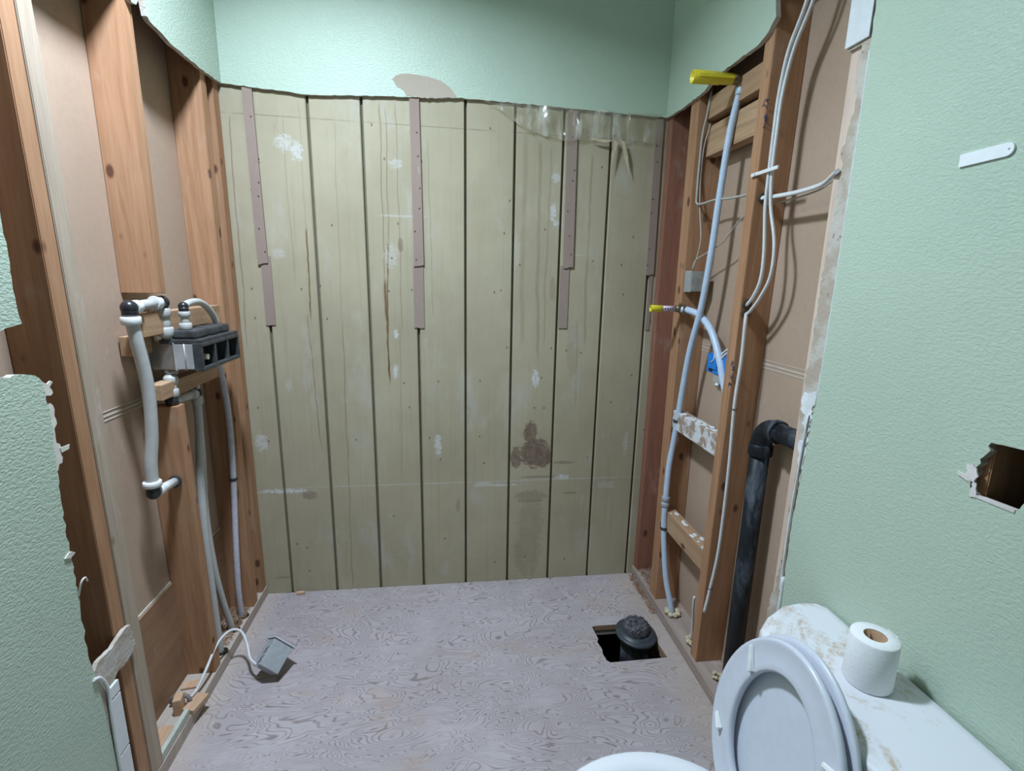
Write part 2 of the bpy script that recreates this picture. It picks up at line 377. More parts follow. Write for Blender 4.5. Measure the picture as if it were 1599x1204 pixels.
# ------------------------------------------------------------ floor and ceiling
hole = jag([(.487, -.322, 'j'), (.500, -.318), (.690, -.318), (.703, -.497), (.500, -.499), (.489, -.485, 'j'), (.484, -.40, 'j'), (.492, -.385)], .004, .01)
fl = MB().slab([(-.7618, 0), (.757, 0), (.757, YN), (-.7618, YN)], [hole], 'z', 0, -.02, 0, 1, 1).build('floor', [FLOOR, WOODY], None, 'structure')
MB().slab([(-.87, .012), (.87, .012), (.87, YN), (-.87, YN)], [[(.495, -.315), (.697, -.315), (.709, -.503), (.483, -.503)]], 'z', -.0205, -.042, 0, 0, 0).build('subfloor_layer', PLATE, fl)
MB().box((.716, 0, -.25), (.76, -1.2, -.043)).build('joist', WOODY, fl)
v = MB(); a, b = (.40, -.22, -.5), (.78, -.60, -.0425)
for q in (((.40, -.22, -.5), (.41, -.60, -.0425)), ((.77, -.22, -.5), (.78, -.60, -.0425)), ((.40, -.22, -.5), (.78, -.23, -.0425)), ((.40, -.59, -.5), (.78, -.60, -.0425)), ((.40, -.22, -.51), (.78, -.60, -.5))): v.box(*q)
v.build('crawl_space', VOID, fl)  # box walls coloured near-black, shade painted in below the floor hole
MB().box((-.88, .02, CZ), (.88, YN, CZ + .05)).build('ceiling', CEIL, None, 'structure')
MB().box((-.88, YN, -.04), (.88, YN - .05, CZ)).build('wall_front', GREEN, None, 'structure')

# ------------------------------------------------------------ back wall: grooved boards, strips, drywall above
wb = MB().box((-.87, .014, -.02), (.87, .04, CZ)).build('wall_back', DARK, None, 'structure')
g0 = .0324
edges = [-.87] + [g0 + (i - 5) * .175 for i in range(1, 10)] + [.87]
for i in range(len(edges) - 1):
    x0, x1 = edges[i] + .0042, edges[i + 1] - .0042
    w_ = MB(); z0, z1 = 0.0005, 1.93
    c = .0035; prof = [(x0, .013), (x0, c), (x0 + c * .8, 0), (x1 - c * .8, 0), (x1, c), (x1, .013)]
    w_.rings([[(x, y, z) for x, y in prof] for z in (z0, z1)], 0, smooth=False)
    w_.build('board', BOARD, wb)
# nailed strips, each in two overlapping lengths
for lo, up in ((((-.680, -.647, 1.08, 1.32)), (-.688, -.655, 1.29, 1.85)), ((-.158, -.121, 1.073, 1.30), (-.154, -.119, 1.295, 1.85)), ((.387, .421, 1.075, 1.31), (.397, .434, 1.30, 1.85)), ((.737, .7515, 1.07, 1.30), (.722, .7515, 1.28, 1.83))):
    x0, x1, z0, z1 = lo
    MB().slab(jag([(x0, z0, 'j'), (x1, z0), (x1, z1), (x0, z1)], .002, .01), [], 'y', -.004, -.0002, 0, 0, 0).build('nailing_strip', STRIP, wb)
    x0, x1, z0, z1 = up; t = .006
    m_ = MB().slab(jag([(x0, z0, 'j'), (x1, z0 + .006), (x1 - .006, z1), (x0 + .004 - .008, z1)], .002, .01), [], 'y', -.0085, -.0003, 0, 0, 0)
    m_.build('nailing_strip', STRIP, wb)
nails = MB()
for x in (-.668, -.137, .415, .735):
    for k in range(6):
        nails.sphere((x + rnd.uniform(-.012, .012), -.009, 1.32 + k * .085 + rnd.uniform(-.035, .035)), .0026, (1, .5, 1), n=8)
nails.build('nail_heads', TIE, wb, 'stuff')
pts = [(-.7515, 1.856, 'j'), (-.486, 1.838, 'j'), (-.239, 1.848, 'j'), (-.112, 1.851, 'j'), (.006, 1.857, 'j'), (.305, 1.849, 'j'), (.7515, 1.835), (.7515, CZ), (-.7515, CZ)]
MB().slab(jag(pts, .0014, .014), [], 'y', -.0127, -.0002, 0, 1, 2).build('drywall_panel', [GREEN, GYP, KRAFT], wb)
pp = [(-.212, 1.900), (-.200, 1.912), (-.18, 1.919), (-.153, 1.9205), (-.12, 1.918), (-.085, 1.914), (-.05, 1.905), (-.02, 1.886), (.0, 1.862), (.003, 1.856, 'j'), (-.112, 1.849, 'j'), (-.165, 1.852, 'j'), (-.175, 1.868, 'j'), (-.195, 1.878, 'j')]
MB().slab(jag(pp, .002, .008), [], 'y', -.0136, -.0125, 0, 1, 1).build('torn_paper_patch', [kraft('torn_patch_paper', (.40, .34, .27), (.47, .40, .33)), GYP], wb)

# ------------------------------------------------------------ left wall
LF, LB = -.765, -.854
wl = MB().box((LB, .012, .0), (LB - .013, YN, CZ)).build('wall_left', KRAFT, None, 'structure')
def seam(xw, sgn, z, y0, y1, parent):
    m_ = MB()
    for dz, t in ((0, .0028), (-.010, .0018), (.012, .0012)): m_.box((xw, y0, z + dz), (xw + sgn * .0012, y1, z + dz + t * 1.2))
    m_.build('paper_seam', plain('seam_paper', (.60, .55, .49), .8), parent)
seam(LB, 1, .916, -.02, -1.3, wl)
MB().box((LB + .0003, -.005, .0385), (LB + .008, -1.6, .363)).build('plywood_sheet', PLYW, wl)
MB().box((LB + .0001, -.0, .36), (LB + .0035, -1.3, .369)).build('paper_edge', plain('pale_paper_edge', (.62, .58, .52), .8), wl)
def stud(par, xf, xb, yb, yt, z0, z1, mat, name='stud', bev=.0015):
    """yb, yt: (near, far) y at the bottom and at the top."""
    lo = [(xf, yb[0], z0), (xb, yb[0], z0), (xb, yb[1], z0), (xf, yb[1], z0)]; hi = [(xf, yt[0], z1), (xb, yt[0], z1), (xb, yt[1], z1), (xf, yt[1], z1)]
    return MB().hexa(lo, hi, 0, bev).build(name, mat, par)
PB0 = .0383
def lerp_y(za, ya, zb, yb, z): return ya + (yb - ya) * (z - za) / (zb - za)
LBs = LB + .0005
stud(wl, LF, LBs, (-.833, -.795), (-.862, -.824), PB0, CZ, STUD)
stud(wl, LF + .002, LBs, (-.794, -.748), (-.823, -.787), PB0, CZ, STUDL)
stud(wl, LF, LBs, (-.494, -.458), (-.486, -.448), 1.206, CZ, STUD)
stud(wl, LF, LBs, (-.452, -.414), (-.476, -.436), PB0, .903, STUD)
stud(wl, LF, LBs, (-.134, -.094), (-.126, -.088), PB0, CZ, STUD)
stud(wl, LF, LBs, (-.046, -.004), (-.044, -.004), PB0, CZ, STUD)
stud(wl, LF, LBs, (-1.27, -1.23), (-1.27, -1.23), PB0, CZ, STUD)
MB().box((LBs, YN, .0002), (-.762, -.001, .038), 0, .0012).build('sole_plate', PLATE, wl)
# blocks that carry the shower valve
MB().box((-.812, -.560, 1.101), (-.774, -.137, 1.158), 0, .002).build('blocking', WOODY, wl)
MB().box((-.850, -.535, 1.05), (-.815, -.45, 1.10), 0, .002).build('blocking', WOODY, wl)
MB().box((-.812, -.52, .930), (-.774, -.137, .972), 0, .002).build('blocking', WOODY, wl)
# drywall: upper piece running forward and down the near side
pts = [(-.0002, 1.856, 'j'), (-.143, 1.848, 'j'), (-.30, 1.847, 'j'), (-.374, 1.857, 'j'), (-.402, 1.859, 'j'), (-.414, 1.866, 'j'), (-.418, 1.884, 'j'), (-.428, 1.93, 'j'), (-.446, 1.93, 'j'),
       (-.446, 1.884, 'j'), (-.456, 1.871, 'j'), (-.474, 1.868, 'j'), (-.482, 1.876, 'j'), (-.50, 1.905, 'j'), (-.93, 1.915, 'j'), (-.94, 1.36, 'j'), (-.943, 1.20, 'j'), (-.939, 1.171, 'j'), (-.985, 1.162, 'j'), (-1.30, 1.14), (YN, 1.14), (YN, CZ), (-.0002, CZ)]
MB().slab(jag(pts, .0018, .014), [], 'x', -.752, LF + .0003, 0, 1, 2).build('drywall_panel', [GREEN, GYP, KRAFT], wl)
pts = [(-.922, 1.070, 'j'), (-.933, 1.08, 'j'), (-.955, 1.086, 'j'), (-1.0, 1.090, 'j'), (-1.30, 1.10), (YN, 1.10), (YN, .0), (-.905, .0), (-.912, .30), (-.922, .45), (-.931, .50, 'j'), (-.929, .642, 'j'), (-.927, .843, 'j'), (-.915, 1.0, 'j')]
MB().slab(jag(pts, .0032, .012), [], 'x', -.752, LF + .0003, 0, 1, 2).build('drywall_panel', [GREEN, GYP, KRAFT], wl)
tp = MB()
tp.slab(jag([(-.922, 1.074, 'j'), (-.912, 1.062, 'j'), (-.893, 1.060), (-.902, 1.052, 'j'), (-.897, 1.040, 'j'), (-.918, 1.036, 'j')], .003, .006), [], 'x', -.7545, -.757, 0, 0, 0)
tp.slab(jag([(-.922, 1.022), (-.902, 1.022, 'j'), (-.896, .99, 'j'), (-.905, .955, 'j'), (-.897, .93, 'j'), (-.90, .905, 'j'), (-.93, .89)], .004, .008), [], 'x', -.758, -.7605, 0, 0, 0)
tp.slab(jag([(-.90, .935), (-.877, .934), (-.880, .926), (-.899, .925)], .001, .008), [], 'x', -.7565, -.758, 0, 0, 0)
tp.slab([(-.945, .731), (-.935, .737), (-.927, .736), (-.919, .729), (-.933, .725)], [], 'x', -.7495, -.7518, 0, 0, 0)
tp.tube([(-.752, -.928, .64), (-.745, -.925, .668), (-.744, -.915, .672), (-.746, -.908, .660)], .0018, 0, 6)
tp.build('torn_paper_curl', plain('torn_white_paper', (.66, .62, .55), .9), wl)
# remains of the tub surround: torn ledge and the white tile strip
pts = [(-.930, .462, 'j'), (-.896, .474, 'j'), (-.855, .474, 'j'), (-.837, .478, 'j'), (-.80, .478, 'j'), (-.793, .425, 'j'), (-.825, .406, 'j'), (-.861, .408, 'j'), (-.872, .400), (-.868, .10), (-.868, .0), (-.904, .0), (-.912, .30), (-.920, .45)]
MB().slab(jag(pts, .004, .01), [], 'x', -.7535, LF + .0025, 0, 0, 0).build('torn_drywall_strip', GYP, wl)
for z0, z1 in ((.371, .398), (.232, .367), (.112, .228), (.002, .108)):
    MB().box((-.7534, -.903, z0), (-.7475, -.8705, z1), 0, .0012).build('tile', TILE, wl)
MB().tube([(-.75, -.932, .452), (-.749, -.915, .44), (-.748, -.903, .40), (-.748, -.906, .33), (-.748, -.908, .2), (-.748, -.905, .02)], .0035, 0, 8).build('caulk_bead', WHT, wl)

# ------------------------------------------------------------ right wall
RF, RB = .765, .854
wr = MB().box((RB, .012, .0), (RB + .013, YN, CZ)).build('wall_right', KRAFT, None, 'structure')
seam(RB, -1, 1.036, -.02, -1.2, wr)
RBs = RB - .0005
stud(wr, RF, RBs, (-.042, -.002), (-.040, -.002), PB0, CZ, STUDR)
stud(wr, RF, RBs, (-.240, -.180), (-.236, -.178), PB0, CZ, STUD)
stud(wr, RF, RBs, (-.568, -.528), (-.620, -.578), PB0, CZ, STUD)
stud(wr, RF, RBs, (-.911, -.872), (-.911, -.872), PB0, CZ, STUDP)
stud(wr, RF, RBs, (-1.285, -1.245), (-1.285, -1.245), PB0, CZ, STUD)
MB().box((.757, YN, .0002), (RBs, -.001, .038), 0, .0012).build('sole_plate', PLATER, wr)
MB().box((.790, -.577, 1.764), (.826, -.240, 1.828), 0, .002).build('blocking', WOODY, wr)
MB().box((.800, -.575, 1.655), (.838, -.240, 1.745), 0, .002).build('blocking', WOODY, wr)
pm = MB()
for zc, yc in ((1.03, -.588), (.985, -.585), (1.71, -.600), (1.66, -.602)):
    for k in range(5):
        y0, z0 = yc + rnd.uniform(-.009, .009), zc + rnd.uniform(-.014, .014)
        pm.tube([(.7645, y0, z0), (.7645, y0 + rnd.uniform(-.008, .008), z0 + rnd.uniform(-.01, .01)), (.7645, y0 + rnd.uniform(-.008, .008), z0 + rnd.uniform(-.012, .012))], .0009, 0, 6, 3)
pm.build('pencil_scribble', MARK, wr)
WB = N('plaster_smeared_block', .85, .15)
n_ = WB.noise(WB.mapping((25, 25, 25)), 1, 4, .6); WB.base(WB.mix(WB.ramp(n_, .42, .55), (.36, .26, .20), (.66, .66, .68))); WB = WB.m
MB().box((.768, -.539, .742), (.806, -.241, .808), 0, .002).build('blocking', WB, wr)
MB().box((.768, -.535, .350), (.806, -.241, .425), 0, .002).build('blocking', WOODY, wr)
sp = MB()
for k in range(26):
    y = -.245 - .285 * rnd.random(); sp.sphere((rnd.uniform(.774, .80), y, .4255 if k % 2 else .809), rnd.uniform(.004, .010), (1, 1.6, .35), n=8, jit=.25)
sp.build('plaster_crumbs', plain('plaster_dust', (.68, .66, .64), .95, .1), wr, 'stuff')
pts = [(-.0002, 1.834, 'j'), (-.143, 1.827, 'j'), (-.289, 1.832, 'j'), (-.352, 1.851, 'j'), (-.460, 1.850, 'j'), (-.56, 1.851, 'j'), (-.597, 1.864, 'j'), (-.622, 1.885, 'j'), (-.612, 1.925, 'j'), (-.63, 1.965, 'j'), (-.932, 1.965, 'j'), (-.934, 1.60, 'j'), (-.937, 1.25, 'j'),
       (-.933, 1.0, 'j'), (-.918, .72, 'j'), (-.921, .50, 'j'), (-.925, .0), (YN, .0), (YN, CZ), (-.0002, CZ)]
hp = [(-1.287, 1.041, 'j'), (-1.284, 1.022, 'j'), (-1.277, 1.012, 'j'), (-1.276, .99, 'j'), (-1.268, .98, 'j'), (-1.272, .965, 'j'), (-1.279, .955), (-1.336, .957, 'j'), (-1.345, .98, 'j'), (-1.352, 1.0, 'j'), (-1.362, 1.04, 'j'), (-1.33, 1.044), (-1.30, 1.042, 'j')]
MB().slab(jag(pts, .0018, .014), [jag(hp, .0032, .006)], 'x', .752, RF - .0003, 0, 1, 2).build('drywall_panel', [GREEN, GYP, KRAFT], wr)
hc = MB()
hc.hexa([(.7505, -1.279, .953), (.757, -1.279, .953), (.757, -1.336, .954), (.7505, -1.336, .954)], [(.750, -1.279, .957), (.757, -1.279, .957), (.757, -1.336, .9585), (.750, -1.336, .9585)])
hc.hexa([(.748, -1.252, .979), (.752, -1.25, .979), (.752, -1.272, .971), (.7505, -1.272, .971)], [(.748, -1.252, .983), (.752, -1.25, .983), (.752, -1.272, .979), (.7505, -1.272, .979)])
hc.slab(jag([(-1.262, .997, 'j'), (-1.270, 1.002, 'j'), (-1.279, .99, 'j'), (-1.280, .972, 'j'), (-1.264, .974, 'j')], .003, .004), [], 'x', .7495, .7518, 0, 0, 0)
hc.slab(jag([(-1.274, .972, 'j'), (-1.281, .975, 'j'), (-1.284, .953, 'j'), (-1.276, .951, 'j')], .002, .004), [], 'x', .750, .7518, 0, 0, 0)
hc.build('torn_paper_lip', plain('torn_white_paper_edge', (.74, .68, .66), .9), wr)
hm = MB().box((.830, -1.44, .90), (.8535, -1.30, 1.10)).build('hole_shade_panel', VOID, wr)  # near-black panel added inside the wall hole, paints the cavity's shade
# torn gypsum strip and the white ragged joint line
pts = [(-.906, 1.715, 'j'), (-.912, 1.60, 'j'), (-.893, 1.52, 'j'), (-.903, 1.50, 'j'), (-.897, 1.45, 'j'), (-.893, 1.30, 'j'), (-.889, 1.1, 'j'), (-.885, 1.02, 'j'), (-.888, .95, 'j'), (-.901, .90, 'j'), (-.894, .75, 'j'), (-.898, .62, 'j'), (-.888, .55, 'j'), (-.876, .48, 'j'), (-.878, .0), (-.9245, .0),
       (-.921, .50), (-.919, .72), (-.933, 1.0), (-.935, 1.25), (-.9335, 1.60), (-.932, 1.715)]
MB().slab(jag(pts, .005, .009), [], 'x', .7575, RF - .0003, 0, 0, 0).build('torn_drywall_strip', GYP, wr)
jl = MB().tube([(.7515, -.919, .98), (.7515, -.914, .85), (.7515, -.910, .72), (.7510, -.912, .60), (.7505, -.914, .54)], .0035, 0, 8, 6, .6)
jl.tube([(.7515, -.918, .58), (.751, -.919, .50), (.7515, -.911, .44), (.753, -.895, .40)], .004, 0, 8)
jl.tube([(.7525, -.9345, 1.69), (.7525, -.938, 1.4), (.7525, -.9385, 1.2), (.7525, -.9345, 1.0)], .0014, 0, 6)
jl.slab(jag([(-.927, 1.03, 'j'), (-.892, 1.025, 'j'), (-.888, .985, 'j'), (-.905, .975, 'j'), (-.899, .955, 'j'), (-.922, .94, 'j')], .005, .006), [], 'x', .755, .7574, 0, 0, 0)
jl.slab(jag([(-.922, .93, 'j'), (-.895, .905, 'j'), (-.905, .86, 'j'), (-.918, .80, 'j')], .005, .008), [], 'x', .7555, .7574, 0, 0, 0)
jl.build('ragged_joint_line', plain('white_joint_compound', (.72, .74, .75), .8), wr)
MB().box((.7575, -.927, 1.717), (.752, -.868, 1.96), 0, .0015).build('tile', TILE, wr)
MB().box((.7645, -.925, 1.712), (.758, -.872, 1.95), 0, 0).build('tile_backing', GYP, wr)

# ------------------------------------------------------------ plumbing on the left wall
def part(parent, base, name, mat, fn, label=None):
    m_ = MB(base); fn(m_); return m_.build(name, mat, parent, None, label)
def nut(m_, p, d, r=.016, h=.02, mi=0):
    d = Vector(d).normalized(); p = Vector(p)
    m_.lathe(p - d * h / 2, d, [(0, r * .9), (h * .12, r), (h * .88, r), (h, r * .9)], mi)
bs = (-.765, -.50, 1.0)
t = thing('shower_valve', 'steel and black plastic shower valve box screwed between the left studs', 'valve', bs)
part(t, bs, 'steel_body', STEEL, lambda m_: (m_.box((-.823, -.462, 1.002), (-.760, -.30, 1.078), 0, .003)))
part(t, bs, 'galvanised_sleeve', GALV, lambda m_: (m_.box((-.7598, -.464, 1.003), (-.714, -.30, 1.072), 0, .002), m_.box((-.7625, -.466, 1.0), (-.7590, -.30, 1.076), 0, .001), m_.cyl((-.735, -.4645, 1.00), (-.735, -.4645, 1.073), .0015)))
def frame(m_):
    y0, y1, z0, z1 = -.466, -.222, .998, 1.074
    m_.box((-.7135, y0, z0), (-.690, y1, z0 + .010), 0, .002); m_.box((-.7135, y0, z1 - .010), (-.690, y1, z1), 0, .002)
    for y in (y0, -.388, -.306, y1 - .008): m_.box((-.7135, y, z0 + .008), (-.691, y + .010, z1 - .008), 0, .001)
    m_.box((-.795, y0 + .002, z1 - .002), (-.692, y1, z1 + .010), 0, .002)
    m_.box((-.795, -.300, z0), (-.7136, y1, z0 + .006)); m_.box((-.795, -.300, z0), (-.790, y1, z1))
part(t, bs, 'plastic_frame', CHAR, frame)
part(t, bs, 'dark_interior', BLK, lambda m_: m_.box((-.7138, -.455, 1.007), (-.7125, -.228, 1.064)))
for y0, y1 in ((-.455, -.375), (-.362, -.305), (-.297, -.238)):
    part(t, bs, 'cover_cap', CHAR, lambda m_: m_.box((-.788, y0, 1.0845), (-.708, y1, 1.108), 0, .006))
part(t, bs, 'cartridge_stem', plain('cream_plastic', (.55, .52, .40), .5), lambda m_: m_.cyl((-.7123, -.420, 1.032), (-.6965, -.420, 1.032), .008))
part(t, bs, 'mounting_bracket', GALV, lambda m_: (m_.box((-.832, -.490, 1.010), (-.8235, -.455, 1.066), 0, .001), m_.box((-.832, -.4925, 1.010), (-.812, -.4905, 1.066), 0, .0008), m_.sphere((-.824, -.4935, 1.022), .003, n=8), m_.sphere((-.824, -.4935, 1.052), .003, n=8)))
part(t, bs, 'outlet_collar', STEEL, lambda m_: m_.cyl((-.779, -.445, 1.078), (-.779, -.445, 1.094), .019, .015))
part(t, bs, 'outlet_collar', STEEL, lambda m_: m_.cyl((-.788, -.440, 1.002), (-.788, -.440, .985), .020, .016))

bs = (-.79, -.585, .70)
t = thing('riser_pipe', 'thick bowed grey-white pipe with black elbows hanging left of the shower valve', 'pipe', bs)
A_, B_ = Vector((-.779, -.597, 1.176)), Vector((-.779, -.462, 1.182))
part(t, bs, 'tube', PB, lambda m_: m_.tube([A_ + Vector((0, 0, -.02)), (-.776, -.592, 1.10), (-.774, -.577, .98), (-.780, -.577, .86), (-.788, -.584, .78), (-.79, -.586, .715)], .0145, 0, 16, 8))
part(t, bs, 'cross_tube', PB, lambda m_: m_.tube([A_ + Vector((0, .012, .002)), B_ + Vector((0, -.012, 0))], .0125, 0, 16))
part(t, bs, 'drop_coupling', PB, lambda m_: (m_.cyl(B_ + Vector((0, 0, -.015)), (-.779, -.455, 1.09), .0145), nut(m_, (-.779, -.461, 1.156), (0, 0, 1), .0185, .022), nut(m_, (-.779, -.457, 1.105), (0, 0, 1), .019, .024)))
part(t, bs, 'elbow', BLK, lambda m_: (m_.sphere(A_, .0185), m_.cyl(A_, A_ + Vector((0, 0, -.02)), .017)))
part(t, bs, 'elbow', BLK, lambda m_: (m_.sphere(B_ + Vector((0, .004, 0)), .018), m_.cyl(B_, B_ + Vector((0, 0, -.016)), .016)))
part(t, bs, 'nut', WHT, lambda m_: nut(m_, A_ + Vector((0, 0, -.030)), (0, 0, 1), .021, .020))
part(t, bs, 'nut', WHT, lambda m_: nut(m_, A_ + Vector((0, .026, .001)), (0, 1, 0), .016, .02))
part(t, bs, 'nut', WHT, lambda m_: nut(m_, B_ + Vector((0, -.024, 0)), (0, 1, 0), .0175, .022))
part(t, bs, 'nut', WHT, lambda m_: nut(m_, (-.79, -.586, .728), (0, 0, 1), .021, .016))
part(t, bs, 'elbow', BLK, lambda m_: (m_.sphere((-.79, -.587, .704), .0175), m_.cyl((-.79, -.587, .704), (-.79, -.587, .72), .016)))
part(t, bs, 'stub', WHT, lambda m_: (m_.cyl((-.79, -.583, .703), (-.795, -.478, .688), .0115), nut(m_, (-.7905, -.560, .700), (0, 1, -.1), .0155, .02)))
part(t, bs, 'grommet', TIE, lambda m_: m_.cyl((-.795, -.4805, .688), (-.795, -.4735, .687), .0165))

bs = (-.741, -.43, 1.11)
t = thing('supply_hose', 'thin white supply tube arching over the top of the shower valve box', 'pipe', bs)
E_ = Vector((-.741, -.43, 1.170))
part(t, bs, 'elbow', BLK, lambda m_: (m_.sphere(E_, .0125), m_.cyl(E_, E_ + Vector((0, 0, -.016)), .012)))
part(t, bs, 'coupling', PB, lambda m_: (m_.cyl(E_ + Vector((0, 0, -.012)), (-.741, -.43, 1.108), .0105), nut(m_, (-.741, -.43, 1.15), (0, 0, 1), .0140, .014), nut(m_, (-.741, -.43, 1.117), (0, 0, 1), .0155, .018)))
part(t, bs, 'tube', PB, lambda m_: m_.tube([E_, (-.742, -.395, 1.178), (-.744, -.34, 1.178), (-.746, -.29, 1.162), (-.747, -.25, 1.132), (-.748, -.228, 1.10), (-.760, -.214, 1.05)], .0095, 0, 14))

bs = (-.786, -.36, .04)
t = thing('outlet_pipe', 'grey-white pipe below the shower valve with black elbow running down to the plate', 'pipe', bs)
part(t, bs, 'coupling', PB, lambda m_: (m_.cyl((-.788, -.445, .985), (-.786, -.455, .925), .0145), nut(m_, (-.787, -.447, .972), (0, 0, 1), .0175, .02), nut(m_, (-.786, -.453, .938), (0, 0, 1), .018, .022)))
part(t, bs, 'elbow', BLK, lambda m_: (m_.sphere((-.786, -.456, .914), .017), m_.cyl((-.786, -.456, .914), (-.786, -.455, .928), .0155)))
part(t, bs, 'cross_tube', PB, lambda m_: (m_.cyl((-.786, -.45, .913), (-.786, -.325, .906), .0115), nut(m_, (-.786, -.345, .907), (0, 1, 0), .0145, .018)))
part(t, bs, 'elbow', BLK, lambda m_: m_.sphere((-.786, -.318, .906), .0145))
part(t, bs, 'tube', PB, lambda m_: (m_.tube([(-.786, -.322, .90), (-.787, -.328, .80), (-.788, -.352, .66), (-.788, -.368, .48), (-.788, -.368, .30), (-.789, -.362, .12), (-.789, -.360, .03)], .0115, 0, 14), nut(m_, (-.786, -.322, .884), (0, 0, 1), .015, .024)))
part(t, bs, 'upper_tube', PB, lambda m_: m_.tube([(-.786, -.318, .91), (-.785, -.312, .95), (-.784, -.31, 1.0)], .008, 0, 12))
bs = (-.792, -.255, .04)
t = thing('supply_pipe', 'grey-white tube curving down behind the outlet pipe to the middle plate hole', 'pipe', bs)
part(t, bs, 'tube', PB, lambda m_: m_.tube([(-.80, -.30, .875), (-.80, -.302, .72), (-.80, -.325, .52), (-.799, -.315, .32), (-.797, -.29, .18), (-.794, -.262, .07), (-.793, -.253, .03)], .0105, 0, 14))
bs = (-.79, -.183, .04)
t = thing('supply_pipe', 'slim violet-white tube rising past the far left stud with a black clamp', 'pipe', bs)
PVT = plain('violet_white_tube', (.52, .50, .56), .35, .5)
part(t, bs, 'tube', PVT, lambda m_: m_.tube([(-.772, -.215, 1.0), (-.775, -.175, .94), (-.775, -.152, .80), (-.775, -.158, .64), (-.777, -.170, .50), (-.780, -.190, .32), (-.785, -.195, .16), (-.789, -.185, .06), (-.789, -.182, .03)], .0098, 0, 14))
part(t, bs, 'pipe_clamp', TIE, lambda m_: (nut(m_, (-.776, -.163, .563), (0, 0, 1), .0135, .010), m_.box((-.786, -.155, .558), (-.776, -.136, .568))))
hl = MB()
for x, y in ((-.789, -.360), (-.793, -.253), (-.789, -.182), (-.797, -.222)): hl.cyl((x + .006, y - .002, .0382), (x + .006, y - .002, .0392), .019, .019, 0, 20)
hl.build('drilled_hole', VOID, wl)

# ------------------------------------------------------------ plumbing on the right wall
bs = (.793, -.316, .04)
t = thing('shower_pipe', 'long bluish riser tube on the right wall ending in the upper yellow stub', 'pipe', bs)
zt = 1.820
part(t, bs, 'test_plug', YEL, lambda m_: (m_.lathe((.648, -.42, zt), (1, 0, 0), [(0, .0165), (.002, .0175), (.080, .0168), (.083, .0150), (.118, .0150), (.120, .0125), (.148, .0125)], 0, 20, False), m_.lathe((.6482, -.42, zt), (1, 0, 0), [(0, .0165), (.0, .013), (.05, .012)], 0, 20, False), m_.box((.66, -.4385, zt - .004), (.765, -.436, zt + .004))), 'bright yellow pipe plug')
part(t, bs, 'brass_elbow', BRASS, lambda m_: (m_.cyl((.768, -.42, zt), (.795, -.42, zt), .014, .0125), m_.sphere((.796, -.42, zt - .002), .0150), m_.cyl((.796, -.42, zt), (.795, -.42, zt - .024), .0125), m_.box((.796, -.450, zt - .012), (.802, -.39, zt + .012), 0, .002)))
part(t, bs, 'tube', PEX, lambda m_: m_.tube([(.795, -.42, 1.80), (.789, -.400, 1.70), (.784, -.395, 1.61), (.78, -.388, 1.48), (.777, -.380, 1.34), (.775, -.356, 1.18), (.774, -.303, 1.005), (.772, -.262, .72), (.7625, -.258, .60), (.759, -.262, .47), (.760, -.266, .355), (.770, -.295, .18), (.785, -.322, .08), (.793, -.330, .03)], .0102, 0, 16, 6))
part(t, bs, 'coupling', PEX, lambda m_: (nut(m_, (.795, -.419, 1.792), (0, 0, 1), .0135, .02)))
part(t, bs, 'coupling', GREYBOX, lambda m_: (nut(m_, (.759, -.262, .475), (0, 0, 1), .0145, .016), nut(m_, (.759, -.262, .452), (0, 0, 1), .0145, .016)))
for z, x, y in ((.775, .7725, -.268), (.358, .760, -.266)): part(t, bs, 'pipe_clamp', TIE, lambda m_: (nut(m_, (x, y, z), (0, 0, 1), .0138, .009), m_.box((x + .0, y, z - .004), (x + .03, y + .034, z + .004))))
bs = (.78, -.24, 1.168)
t = thing('faucet_pipe', 'curved bluish tube with the lower labelled yellow stub on the right wall', 'pipe', bs)
yy = -.252
part(t, bs, 'test_plug', YEL, lambda m_: (m_.lathe((.648, yy, 1.169), (1, 0, 0), [(0, .0112), (.002, .012), (.040, .0112), (.041, .0095)], 0, 20, False), m_.lathe((.6482, yy, 1.169), (1, 0, 0), [(0, .0112), (.0, .0085), (.03, .008)], 0, 20, False)), 'yellow pipe plug')
part(t, bs, 'labelled_nipple', LBL, lambda m_: (m_.cyl((.688, yy, 1.169), (.738, yy, 1.169), .0098)), 'pink and silver paper label')
part(t, bs, 'label_print', LBLD, lambda m_: [m_.box((.694 + k * .009, yy - .0104, 1.166), (.699 + k * .009, yy - .0094, 1.172)) for k in range(4)])
part(t, bs, 'brass_elbow', BRASS, lambda m_: (m_.cyl((.737, yy, 1.169), (.757, yy, 1.169), .0115), m_.box((.757, yy - .02, 1.152), (.764, yy + .02, 1.187), 0, .002)))
part(t, bs, 'tube', PEX, lambda m_: m_.tube([(.755, yy, 1.168), (.775, -.275, 1.165), (.788, -.335, 1.150), (.793, -.405, 1.105), (.795, -.462, 1.03), (.797, -.495, .965), (.80, -.532, .90)], .0112, 0, 16))
bs = (.803, -.70, .03)
t = thing('vent_pipe', 'large black vent pipe with elbow standing beside the toilet tank', 'pipe', bs)
vx, vy = .803, -.700
part(t, bs, 'pipe', ABS, lambda m_: m_.cyl((vx, vy, .0), (vx, vy, .850), .0245, None, 0, 32))
def velbow(m_):
    m_.lathe((vx, vy, .805), (0, 0, 1), [(0, .0295), (.003, .031), (.030, .031), (.033, .0285)], 0, 32)
    pts = []
    for k in range(9):
        a = k / 8 * PI / 2; pts.append((vx, vy - .052 + .052 * math.cos(a), .836 + .052 * math.sin(a)))
    m_.tube(pts, .0275, 0, 28, 2)
    m_.lathe((vx, vy - .050, .888), (0, -1, 0), [(0, .0275), (.001, .031), (.014, .031), (.017, .029)], 0, 32)
part(t, bs, 'elbow', ABS, velbow)
